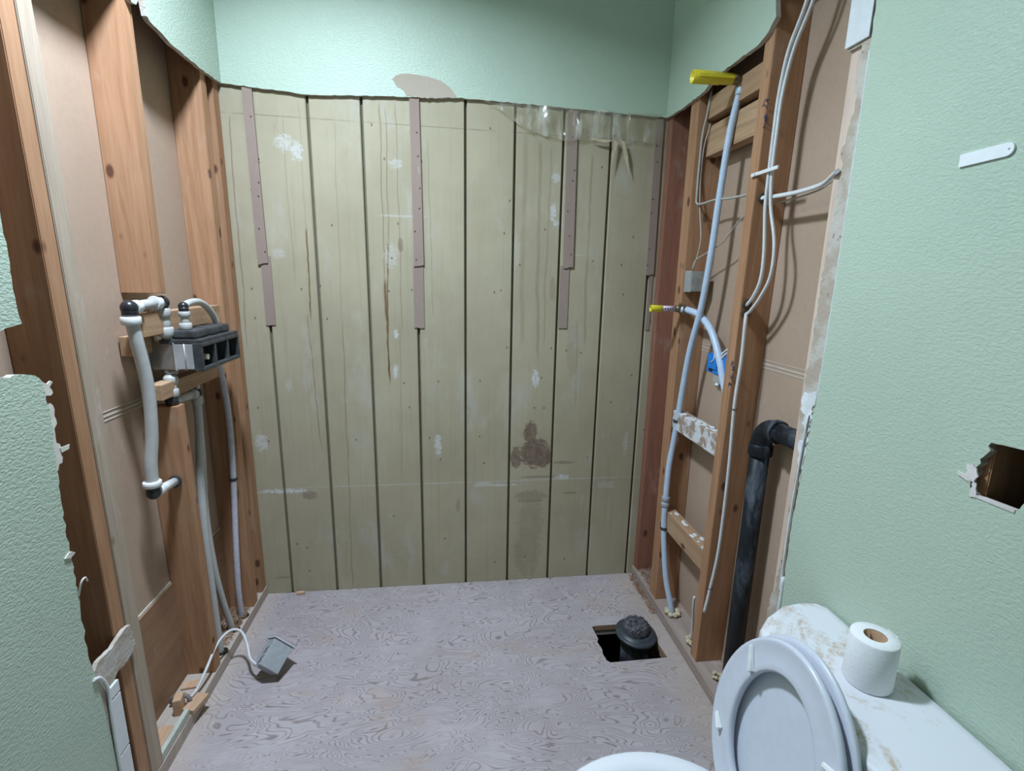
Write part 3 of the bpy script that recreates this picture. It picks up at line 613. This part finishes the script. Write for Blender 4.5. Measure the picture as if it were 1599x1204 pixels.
part(t, bs, 'branch_pipe', ABS, lambda m_: m_.cyl((vx, vy - .058, .888), (vx, -.8715, .892), .0245, None, 0, 32))

# ------------------------------------------------------------ cables and boxes on the right wall
def cable(name, label, pts, r, mat, base=None, flat=1.0, cat='cable', group=None):
    b_ = base or pts[-1]
    o = MB(b_).tube(pts, r, 0, 10, 6, flat).build(name, mat); return tag(o, label, cat, group)
cable('power_cable', 'left one of the two white cables dropping from the top beside the third right stud', [(.775, -.72, 1.96), (.775, -.695, 1.879), (.773, -.655, 1.80), (.771, -.641, 1.708), (.770, -.640, 1.62), (.770, -.640, 1.53), (.772, -.639, 1.45), (.775, -.652, 1.34), (.776, -.650, 1.27), (.775, -.628, 1.225), (.777, -.598, 1.200)], .0075, CABLE, (.775, -.64, 1.2), .6)
cable('power_cable', 'right one of the two white cables, bowing out wider before entering the lower drilled hole', [(.780, -.738, 1.96), (.780, -.712, 1.879), (.778, -.668, 1.80), (.774, -.650, 1.708), (.773, -.648, 1.62), (.773, -.648, 1.53), (.776, -.655, 1.45), (.778, -.685, 1.36), (.779, -.685, 1.28), (.778, -.655, 1.225), (.777, -.618, 1.185), (.7775, -.604, 1.178)], .0062, CABLE, (.775, -.61, 1.17), .7)
cable('power_cable', 'single white cable stapled down the third right stud below the drilled holes', [(.777, -.603, 1.178), (.7735, -.609, 1.15), (.774, -.610, 1.05), (.770, -.609, .92), (.777, -.607, .72), (.781, -.598, .47), (.772, -.590, .32), (.763, -.588, .24)], .0066, CABLE, (.765, -.59, .24), .75)
cable('power_cable', 'white cable running level from the stud hole to the torn drywall edge', [(.780, -.60, 1.478), (.783, -.66, 1.474), (.785, -.74, 1.472), (.781, -.82, 1.475), (.764, -.872, 1.484), (.756, -.892, 1.487)], .0066, CABLE, (.78, -.60, 1.478), .7)
cable('thin_wire', 'thin grey wire under the level white cable, reaching the torn drywall edge', [(.795, -.60, 1.462), (.80, -.70, 1.462), (.79, -.80, 1.466), (.763, -.873, 1.472)], .0022, WIRE, (.795, -.60, 1.462), cat='wire')
cable('thin_wire', 'grey wire hanging beside the second right stud and turning level at its bottom', [(.79, -.262, 1.85), (.785, -.255, 1.78), (.780, -.246, 1.72), (.779, -.2445, 1.64), (.779, -.246, 1.54), (.779, -.252, 1.512), (.781, -.285, 1.506), (.785, -.36, 1.508), (.785, -.45, 1.50), (.785, -.56, 1.496)], .0036, WIRE, (.78, -.25, 1.5), cat='wire')
cable('thin_wire', 'dark grey wire looping from the upper blocking down to the small wall box', [(.795, -.262, 1.75), (.788, -.247, 1.68), (.788, -.2445, 1.58), (.788, -.262, 1.48), (.785, -.29, 1.40), (.783, -.28, 1.34), (.782, -.262, 1.302)], .0022, WIRE, (.782, -.26, 1.3), cat='wire')
cable('thin_wire', 'thin grey wire slanting from the third right stud down to the small wall box', [(.79, -.575, 1.46), (.79, -.50, 1.435), (.79, -.42, 1.38), (.788, -.33, 1.35), (.782, -.275, 1.33), (.779, -.263, 1.300)], .0022, WIRE, (.779, -.26, 1.3), cat='wire')
cable('thin_wire', 'short white wire end sticking up from foam left of the third right stud', [(.795, -.475, .03), (.792, -.48, .08), (.785, -.488, .14), (.775, -.50, .20), (.772, -.505, .235)], .0040, CABLE, (.795, -.475, .04), cat='wire')
bs = (.77, -.585, 1.54)
o = MB(bs).box((.7625, -.690, 1.531), (.7575, -.580, 1.540), 0, .0015).sphere((.757, -.60, 1.5355), .0028, n=8).build('cable_strap', WHT)
tag(o, 'short white plastic strap holding the paired cables on the third right stud', 'strap')
bs = (.80, -.255, 1.22)
t = thing('wall_junction_box', 'small grey metal box fixed to the side of the second right stud', 'junction box', bs)
part(t, bs, 'body', plain('grey_tin_box', (.36, .36, .34), .5, .4, .15, 30, .3), lambda m_: m_.box((.768, -.290, 1.228), (.822, -.2405, 1.294), 0, .002))
part(t, bs, 'cover', GALV, lambda m_: (m_.box((.765, -.2885, 1.226), (.7678, -.242, 1.296), 0, .001), [m_.box((.7640, -.275 + .012 * k, 1.25), (.765, -.2725 + .012 * k, 1.275)) for k in range(2)]))
bs = (.82, -.43, .975)
t = thing('outlet_box', 'blue plastic electrical box on the third right stud behind the curved tube', 'outlet box', bs)
def bb(m_):
    m_.box((.797, -.520, .978), (.801, -.388, 1.038), 0, .001); m_.box((.801, -.520, .978), (.845, -.516, 1.038)); m_.box((.801, -.392, .978), (.845, -.388, 1.038)); m_.box((.801, -.520, .978), (.845, -.388, .981)); m_.box((.801, -.520, 1.035), (.845, -.388, 1.038))
    m_.box((.793, -.45, .992), (.797, -.40, 1.03), 0, .002)
part(t, bs, 'box_shell', BLUE, bb)
part(t, bs, 'wire_slot', VOID, lambda m_: m_.box((.7958, -.425, .982), (.7968, -.403, .992)))
part(t, bs, 'wire', CABLE, lambda m_: (m_.tube([(.81, -.540, 1.070), (.805, -.50, 1.068), (.80, -.465, 1.045), (.795, -.455, 1.02)], .0035, 0, 8), m_.tube([(.81, -.540, 1.058), (.80, -.500, 1.055), (.795, -.47, 1.03)], .0035, 0, 8), m_.tube([(.795, -.43, 1.05), (.792, -.435, 1.025), (.7915, -.42, 1.012)], .002, 0, 8)))
part(t, bs, 'cable_clamp', GALV, lambda m_: (m_.box((.80, -.475, .950), (.83, -.425, .9775), 0, .003), m_.sphere((.805, -.45, .945), .012, (1, 1, .7), n=10)))
for i, (x, y, z, s_, lb) in enumerate(((.793, -.330, .046, .020, 'cream foam collar around the foot of the bluish riser tube'), (.797, -.487, .048, .019, 'cream foam lump at the foot of the short white wire'), (.80, -.640, .044, .012, 'small yellowish foam scrap on the plate in front of the third right stud'))):
    m_ = MB((x, y, .04))
    for k in range(8):
        a = k / 8 * 2 * PI; m_.sphere((x + math.cos(a) * s_, y + math.sin(a) * s_, z + rnd.uniform(0, .006)), s_ * .55, (1, 1, .8), n=10, jit=.12)
    tag(m_.build('foam_lump', FOAM), lb, 'foam')
st = MB((.77, -.61, .9))
def staple(name, label, x, y, z):
    m_ = MB((x, y, z)); m_.tube([(x + .006, y + .006, z), (x - .006, y - .007, z), (x - .012, y + .002, z)], .0014, 0, 6); tag(m_.build(name, TIE), label, 'staple')
staple('cable_staple', 'metal staple holding the single white cable level with the vent elbow', .7745, -.613, .91)
staple('cable_staple', 'metal staple near the lower end of the single white cable', .772, -.598, .33)
dk = MB()
for x, y, z in ((.785, -.6085, 1.478), (.777, -.6045, 1.205), (.778, -.603, 1.18)): dk.cyl((x, y + .008, z), (x, y - .0001, z), .0125)
dk.build('drilled_hole', LAMPM, wr)

# ------------------------------------------------------------ floor drain and loose things on the floor
bs = (.625, -.392, -.3)
t = thing('floor_drain', 'black drain pipe with flange and stuffed top standing in the floor hole', 'drain', bs)
part(t, bs, 'pipe', ABS, lambda m_: m_.cyl((.628, -.392, -.49), (.628, -.392, .012), .050, None, 0, 36))
part(t, bs, 'flange', plain('grey_black_flange', (.045, .052, .062), .45, .5, .15), lambda m_: m_.lathe((.628, -.392, .010), (.05, -.06, 1), [(0, .060), (.001, .0715), (.012, .0725), (.014, .062), (.0135, .060), (.0225, .058), (.024, .050), (.022, .046)], 0, 40))
RAGM = N('grey_plug_fabric', .9, .1); wv = RAGM.noise(RAGM.mapping((90, 300, 90)), 1, 4, .6, 1.5); RAGM.base(RAGM.mix(RAGM.ramp(wv, .42, .62), (.035, .035, .04), (.20, .20, .22))); RAGM.bump(wv, .8, .004)
def rag(m_):
    n = 40; R = []
    for h, r in ((.026, .050), (.036, .046), (.046, .047), (.055, .043), (.062, .034), (.066, .02), (.067, .003)):
        R.append([(.630 + math.cos(2 * PI * i / n) * r * (1 + .05 * math.sin(5 * i)), -.388 + math.sin(2 * PI * i / n) * r * (1 + .05 * math.cos(3 * i)), h + .003 * math.sin(i * 1.7)) for i in range(n)])
    m_.rings(R)
part(t, bs, 'stuffing', RAGM.m, rag, 'grey fibrous plug')

bs = (-.61, -.44, .003)
t = thing('loose_junction_box', 'grey square junction box lying tilted on the plywood floor', 'junction box', bs)
V_ = Vector((.287, -.733, .615)).normalized(); rg = (-V_).cross(Vector((0, 0, 1))).normalized(); up = rg.cross(-V_).normalized()
d_ = (.63 * rg + .78 * up - .20 * V_).normalized(); w_ = (.74 * rg - .66 * up - .36 * V_); w_ = (w_ - d_ * w_.dot(d_)).normalized(); n3 = w_.cross(d_).normalized()
if n3.dot(V_) < 0: n3 = -n3
R0 = Matrix(((n3.x, w_.x, d_.x, -.598), (n3.y, w_.y, d_.y, -.432), (n3.z, w_.z, d_.z, .0), (0, 0, 0, 1)))
hx, hw, hd = .027, .034, .041
low = min((R0 @ Vector((a * hx, b * (hw + .005), c * (hd + .003)))).z for a in (-1, 1) for b in (-1, 1) for c in (-1, 1))
R0 = Matrix.Translation((0, 0, .001 - low)) @ R0
part(t, bs, 'body', GREYBOX, lambda m_: m_.box((-hx, -hw, -hd), (hx, hw, hd), 0, .003, R0))
part(t, bs, 'cover_plate', plain('pale_cover_plate', (.55, .57, .60), .5), lambda m_: m_.box((-hx - .005, -hw - .005, hd + .0003), (hx + .006, hw + .006, hd + .0035), 0, .001, R0))
part(t, bs, 'scribble', MARK, lambda m_: [m_.tube([R0 @ Vector((q[0], -hw - .0004, q[1])) for q in pts], .0008, 0, 6, 3) for pts in (
    [(.0, -.034), (.018, -.028), (.002, -.020), (.020, -.012)], [(.006, -.036), (.010, -.014)], [(.0, -.006), (.018, .002), (.002, .008), (.017, .014)], [(.004, -.002), (.016, .016)])])
j0 = R0 @ Vector((.0, -hw * .8, -hd))
cable('white_cable', 'white cable arching from the left plate to the loose grey box', [(-.795, -.56, .042), (-.780, -.535, .055), (-.770, -.49, .085), (-.765, -.42, .115), (-.745, -.375, .125), (-.715, -.368, .115), (-.690, -.392, .088), (-.668, -.43, .062), j0], .0042, CABLE, (-.795, -.56, .042))
def block(name, label, c, size, rz, mat=CHIPW, tilt=0):
    b_ = (c[0], c[1], c[2]); m_ = MB(b_)
    T = Matrix.Translation(Vector(c) + Vector((0, 0, size[2] / 2))) @ Matrix.Rotation(rz, 4, 'Z') @ Matrix.Rotation(tilt, 4, 'X')
    m_.box((-size[0] / 2, -size[1] / 2, -size[2] / 2), (size[0] / 2, size[1] / 2, size[2] / 2), 0, .0025, T)
    return tag(m_.build(name, mat), label, 'wood offcut')
block('wood_offcut', 'upright wood block standing on the left plate beside the grey ring', (-.800, -.592, .0385), (.022, .034, .05), .2)
block('wood_offcut', 'flat rounded wood scrap lying on the left plate right of the grey ring', (-.765, -.575, .0385), (.036, .062, .014), -.25)
block('wood_offcut', 'long flat wood scrap on the left plate nearest the tile strip', (-.808, -.72, .0385), (.042, .15, .008), .0)
block('wood_offcut', 'pale thin wood scrap against the foot of the cut left stud', (-.815, -.500, .0385), (.045, .028, .007), .15)
block('wood_offcut', 'tiny wood chip on the floor against the back boards', (-.632, -.016, .0), (.032, .012, .012), .05)
m_ = MB((-.80, -.575, .045)); n = 24
pts = [(-.806 + .026 * math.cos(a), -.572, .050 + .026 * math.sin(a)) for a in [PI * k / 12 - .5 for k in range(15)]]
m_.tube(pts, .0055, 0, 10, 2); tag(m_.build('pipe_ring', plain('grey_ring', (.22, .21, .20), .6)), 'grey curved ring of pipe standing behind the upright wood block', 'pipe piece')
m_ = MB((-.775, -.69, .039)).box((-.777, -.80, .0385), (-.764, -.61, .062), 0, .002)
tag(m_.build('drywall_scrap', plain('pale_green_scrap', (.48, .49, .43), .8)), 'pale green scrap strip leaning along the inner edge of the left plate', 'scrap')
m_ = MB((-.83, -.70, .039)).slab(jag([(-.845, -.64, 'j'), (-.80, -.66, 'j'), (-.785, -.81, 'j'), (-.845, -.80, 'j')], .004, .01), [], 'z', .0387, .0393, 0, 0, 0)
tag(m_.build('paper_scrap', plain('white_paper_scrap', (.7, .7, .7), .9)), 'torn white paper scrap under the long wood scrap on the left plate', 'scrap')
def shavings(label, x0, x1, y0, y1, z, n, mat=SHAV):
    m_ = MB(((x0 + x1) / 2, (y0 + y1) / 2, z))
    for k in range(n):
        x, y = rnd.uniform(x0, x1), rnd.uniform(y0, y1); a = rnd.uniform(0, 2 * PI); r = rnd.uniform(.003, .007); zz = z + rnd.uniform(.0, .007)
        pts = [(x + r * math.cos(a + q * .9), y + r * math.sin(a + q * .9), zz + q * .0008 + .002) for q in range(5)]
        vs = []
        for q in pts: vs.append((m_.bm.verts.new(q), m_.bm.verts.new((q[0], q[1], q[2] + .0028))))
        for (p, q), (r_, s_) in zip(vs, vs[1:]): m_.bm.faces.new((p, r_, s_, q))
    o = m_.build('wood_shavings', mat, None, 'stuff'); tag(o, label, 'wood shavings')
shavings('curly wood shavings around the pipes at the foot of the far left stud', -.845, -.772, -.34, -.14, .038, 420)
shavings('pinkish wood shavings in the far right corner of the plate', .768, .85, -.17, -.045, .038, 300, plain('pink_shavings', (.55, .36, .28), .9, .1, .3))
shavings('fine sawdust along the floor beside the far right plate', .735, .756, -.28, -.02, -.001, 160, plain('orange_sawdust', (.52, .33, .22), .9, .1, .3))
m_ = MB((0, -.6, 0))
for k in range(70):
    x, y = rnd.uniform(-.74, .74), rnd.uniform(-1.3, -.03)
    if .47 < x < .72 and -.52 < y < -.30: continue
    if x < -.735: x = -.70
    if x > .05 and y < -1.02: continue
    m_.sphere((x, y, .0006), rnd.uniform(.001, .0028), (1, 1.4, .5), n=6, jit=.2)
tag(m_.build('plaster_crumbs', plain('floor_crumbs', (.60, .52, .46), .95, .1), None, 'stuff'), 'scattered pale plaster crumbs on the plywood floor', 'debris')

# ------------------------------------------------------------ plastic film on the back boards
bs = (.42, -.012, 1.75)
def film(m_):
    nx, nz = 90, 14; G = []
    for i in range(nx + 1):
        u = i / nx; x = .10 + u * .645; top = 1.850 - .006 * u
        bot = 1.846 - (.10 * min(1, u / .33)) - .0 + .006 * math.sin(u * 23)
        if u > .42: bot += .004 * math.sin(u * 40)
        col = []
        for k in range(nz + 1):
            v_ = k / nz; z = top + (bot - top) * v_
            y = -.0125 - .008 * max(0, math.sin(x * 62 + z * 14)) ** 2 * (1 - .3 * v_) - .004 * math.sin(x * 95 + z * 30) * v_ - .004 * math.sin(x * 41 - z * 55) - .006 * v_ * (1 - v_) * (1 + math.sin(x * 60))
            if x > .385 and x < .437: y -= .004
            col.append(m_.bm.verts.new((x, min(y, -.010), z)))
        G.append(col)
    for i in range(nx):
        for k in range(nz): f = m_.bm.faces.new((G[i][k], G[i][k + 1], G[i + 1][k + 1], G[i + 1][k])); f.smooth = True
t = thing('plastic_film', 'clear wrinkled plastic film hanging under the drywall at the right of the back wall', 'plastic film', bs)
part(t, bs, 'sheet', FILM, film)
def flaps(m_):
    for pts in ([(.560, 1.752), (.575, 1.742), (.563, 1.69), (.552, 1.645), (.555, 1.70)], [(.585, 1.752), (.600, 1.745), (.615, 1.70), (.624, 1.635), (.603, 1.69)], [(.47, 1.752), (.56, 1.748), (.53, 1.738), (.50, 1.742)]):
        m_.slab(pts, [], 'y', -.022, -.0212, 0, 0, 0)
part(t, bs, 'torn_flap', plain('tan_torn_film', (.52, .44, .30), .5), flaps)

# ------------------------------------------------------------ label strip on the green wall
def stick(m_):
    c = (-1.195, 1.4515); L2, w2 = .0385, .0092; pts = [(-L2, -w2), (L2 - .01, -w2)] + [(L2 - .01 + .0092 * math.sin(a), -w2 * math.cos(a)) for a in [PI * k / 8 for k in range(1, 8)]] + [(L2 - .01, w2), (-L2, w2)]
    a = math.radians(1.5)
    m_.slab([(c[0] - (p * math.cos(a) - q * math.sin(a)), c[1] + p * math.sin(a) + q * math.cos(a)) for p, q in pts], [], 'x', .7485, .7518, 0, 0, 0)
bs = (.75, -1.195, 1.45)
t = thing('plastic_strip', 'small white plastic strip with one rounded end stuck on the right green wall', 'strip', bs)
part(t, bs, 'strip_body', STICK, stick)
part(t, bs, 'screw_dimple', GREYBOX, lambda m_: m_.sphere((.7484, -1.226, 1.4525), .0016, (.3, 1, 1), n=8))

# ------------------------------------------------------------ toilet
YC = -1.266
bs = (.40, YC, 0)
t = thing('toilet', 'white toilet with raised seat and lid beside the right green wall', 'toilet', bs)
def ell(cx, a, b, z, n=48, e=2.0):
    P = []
    for i in range(n):
        q = 2 * PI * i / n; c, s = math.cos(q), math.sin(q)
        P.append((cx + a * math.copysign(abs(c) ** (2 / e), c), YC + b * math.copysign(abs(s) ** (2 / e), s), z))
    return P
def bowl(m_):
    m_.rings([ell(.37, .20, .100, .0), ell(.37, .20, .102, .02), ell(.365, .175, .085, .06), ell(.36, .165, .082, .14), ell(.335, .185, .115, .22), ell(.318, .195, .148, .285), ell(.315, .203, .167, .320), ell(.315, .201, .167, .333), ell(.315, .193, .159, .339),
              ell(.315, .165, .128, .339), ell(.315, .155, .118, .328), ell(.315, .150, .112, .305), ell(.325, .125, .095, .25), ell(.34, .09, .07, .19), ell(.345, .05, .05, .165)], 0, True, True)
    m_.box((.44, YC - .10, .20), (.64, YC + .10, .329), 0, .02)
part(t, bs, 'bowl', PORC, bowl)
part(t, bs, 'water', WATER, lambda m_: m_.rings([ell(.338, .095, .074, .2), ell(.338, .095, .074, .201)]))
def tank(m_):
    m_.rings([[(x, y, z) for x, y in rr(.585 + k, .735, YC - .20 + k * .6, YC + .178 - k * .6, .035)] for z, k in ((.30, .020), (.32, .010), (.45, .0), (.5745, -.004))])
def rr(x0, x1, y0, y1, r, n=6):
    P = []
    for cx, cy, a0 in ((x1 - r, y1 - r, 0), (x0 + r, y1 - r, PI / 2), (x0 + r, y0 + r, PI), (x1 - r, y0 + r, 1.5 * PI)):
        for k in range(n + 1): a = a0 + PI / 2 * k / n; P.append((cx + r * math.cos(a), cy + r * math.sin(a)))
    return P
part(t, bs, 'tank', PORC, tank)
half = [(.748, .212), (.735, .228), (.70, .233), (.655, .226), (.60, .196), (.565, .165), (.548, .13), (.538, .08), (.535, .0)]
def lid_outline(k):
    P = [(x, YC - .005 + y) for x, y in half] + [(x, YC - .005 - y) for x, y in half[-2::-1]]
    cx, cy = .645, YC - .005
    return [(cx + (x - cx) * (1 - k / .11), cy + (y - cy) * (1 - k / .23)) for x, y in P]
part(t, bs, 'tank_lid', LIDP, lambda m_: m_.rings([[(x, y, z) for x, y in lid_outline(k)] for k, z in ((.006, .575), (.001, .577), (0, .583), (.0005, .597), (.003, .6025), (.007, .605), (.02, .606))]))
# seat and lid, raised and leaning on the tank
TL = .181; cc = Vector((.488, YC, .505)); ev = Vector((math.sin(TL), 0, math.cos(TL))); ey = Vector((0, 1, 0)); nn = Vector((-math.cos(TL), 0, math.sin(TL)))
def onp(u, v_, d): return cc + ey * u + ev * v_ + nn * d
def ring(a, b, d, n=56, egg=.0, bz=0):
    P = []
    for i in range(n):
        q = 2 * PI * i / n; u = a * math.cos(q); v_ = b * math.sin(q); u *= (1 - egg * v_ / b); P.append(onp(u, v_ + bz, d))
    return P
def seat(m_):
    a, b = .150, .182; ia, ib = .097, .129; e = .05
    R = [ring(ia, ib, .001, egg=e), ring(ia - .002, ib - .002, -.004, egg=e), ring(ia, ib, -.011, egg=e), ring(ia + .010, ib + .010, -.015, egg=e), ring(a - .014, b - .014, -.014, egg=e), ring(a - .002, b - .002, -.009, egg=e), ring(a, b, -.004, egg=e), ring(a - .001, b - .001, .0015, egg=e), ring(a - .006, b - .006, .0025, egg=e), ring(a - .011, b - .011, .001, egg=e), ring(ia + .012, ib + .012, .001, egg=e), ring(ia + .003, ib + .003, .0025, egg=e)]
    vv = [[m_.bm.verts.new(p) for p in r] for r in R]; n = 56
    for k in range(len(vv)):
        A, B = vv[k], vv[(k + 1) % len(vv)]
        for i in range(n): f = m_.bm.faces.new((A[i], A[(i + 1) % n], B[(i + 1) % n], B[i])); f.smooth = True
st_ = part(t, bs, 'seat', SEATP, seat)
for (u0, v0, u1, v1) in ((.100, .118, .078, .080), (.130, -.055, .106, -.072), (-.094, .078, -.126, .088), (-.104, -.072, -.13, -.055)):
    m_ = MB(bs); d = Vector((u1 - u0, v1 - v0)).normalized(); q = Vector((-d.y, d.x)) * .0055
    lo = [onp(u0 - q.x, v0 - q.y, .0005), onp(u1 - q.x, v1 - q.y, .0005), onp(u1 + q.x, v1 + q.y, .0005), onp(u0 + q.x, v0 + q.y, .0005)]
    hi = [onp(u0 - q.x * .5, v0 - q.y * .5, .006), onp(u1 - q.x * .5, v1 - q.y * .5, .012), onp(u1 + q.x * .5, v1 + q.y * .5, .012), onp(u0 + q.x * .5, v0 + q.y * .5, .006)]
    m_.hexa(lo, hi, 0, .0015).build('bumper', WHT, st_)
def cover(m_):
    a, b = .153, .188; e = .05
    m_.rings([ring(a - .012, b - .012, -.021, egg=e, bz=.001), ring(a - .001, b - .001, -.0195, egg=e, bz=.001), ring(a, b, -.024, egg=e, bz=.001), ring(a - .003, b - .003, -.029, egg=e, bz=.001), ring(a - .02, b - .02, -.034, egg=e, bz=.001), ring(a - .06, b - .06, -.037, egg=e, bz=.001)])
part(t, bs, 'lid', SEATP, cover)
for y in (-.07, .07): part(t, bs, 'hinge', SEATP, lambda m_: m_.cyl((.462, YC + y - .02, .342), (.462, YC + y + .02, .342), .012))

bs = (.667, -1.248, .607)
t = thing('toilet_paper_roll', 'white toilet paper roll standing upright on the tank lid', 'toilet paper', bs)
px, py, pz = bs; hh = .086
def roll(m_):
    prof = [(0, .0165), (.0005, .0355), (.002, .0365), (.084, .0352), (.086, .034), (.0862, .0168)]
    m_.lathe((px, py, pz), (0, 0, 1), prof, 0, 48, False, False)
    m_.hexa([(px + .0352, py + .012, pz + .002), (px + .0365, py + .012, pz + .002), (px + .0372, py - .008, pz + .002), (px + .0356, py - .008, pz + .002)], [(px + .034, py + .012, pz + .0855), (px + .0353, py + .012, pz + .0855), (px + .036, py - .008, pz + .0855), (px + .0344, py - .008, pz + .0855)])
part(t, bs, 'tissue', TP, roll)
part(t, bs, 'cardboard_core', CARD, lambda m_: (m_.lathe((px, py, pz), (0, 0, 1), [(0, .0168), (.0858, .0168), (.0858, .0158), (.0, .0158)], 0, 32, False, False)))
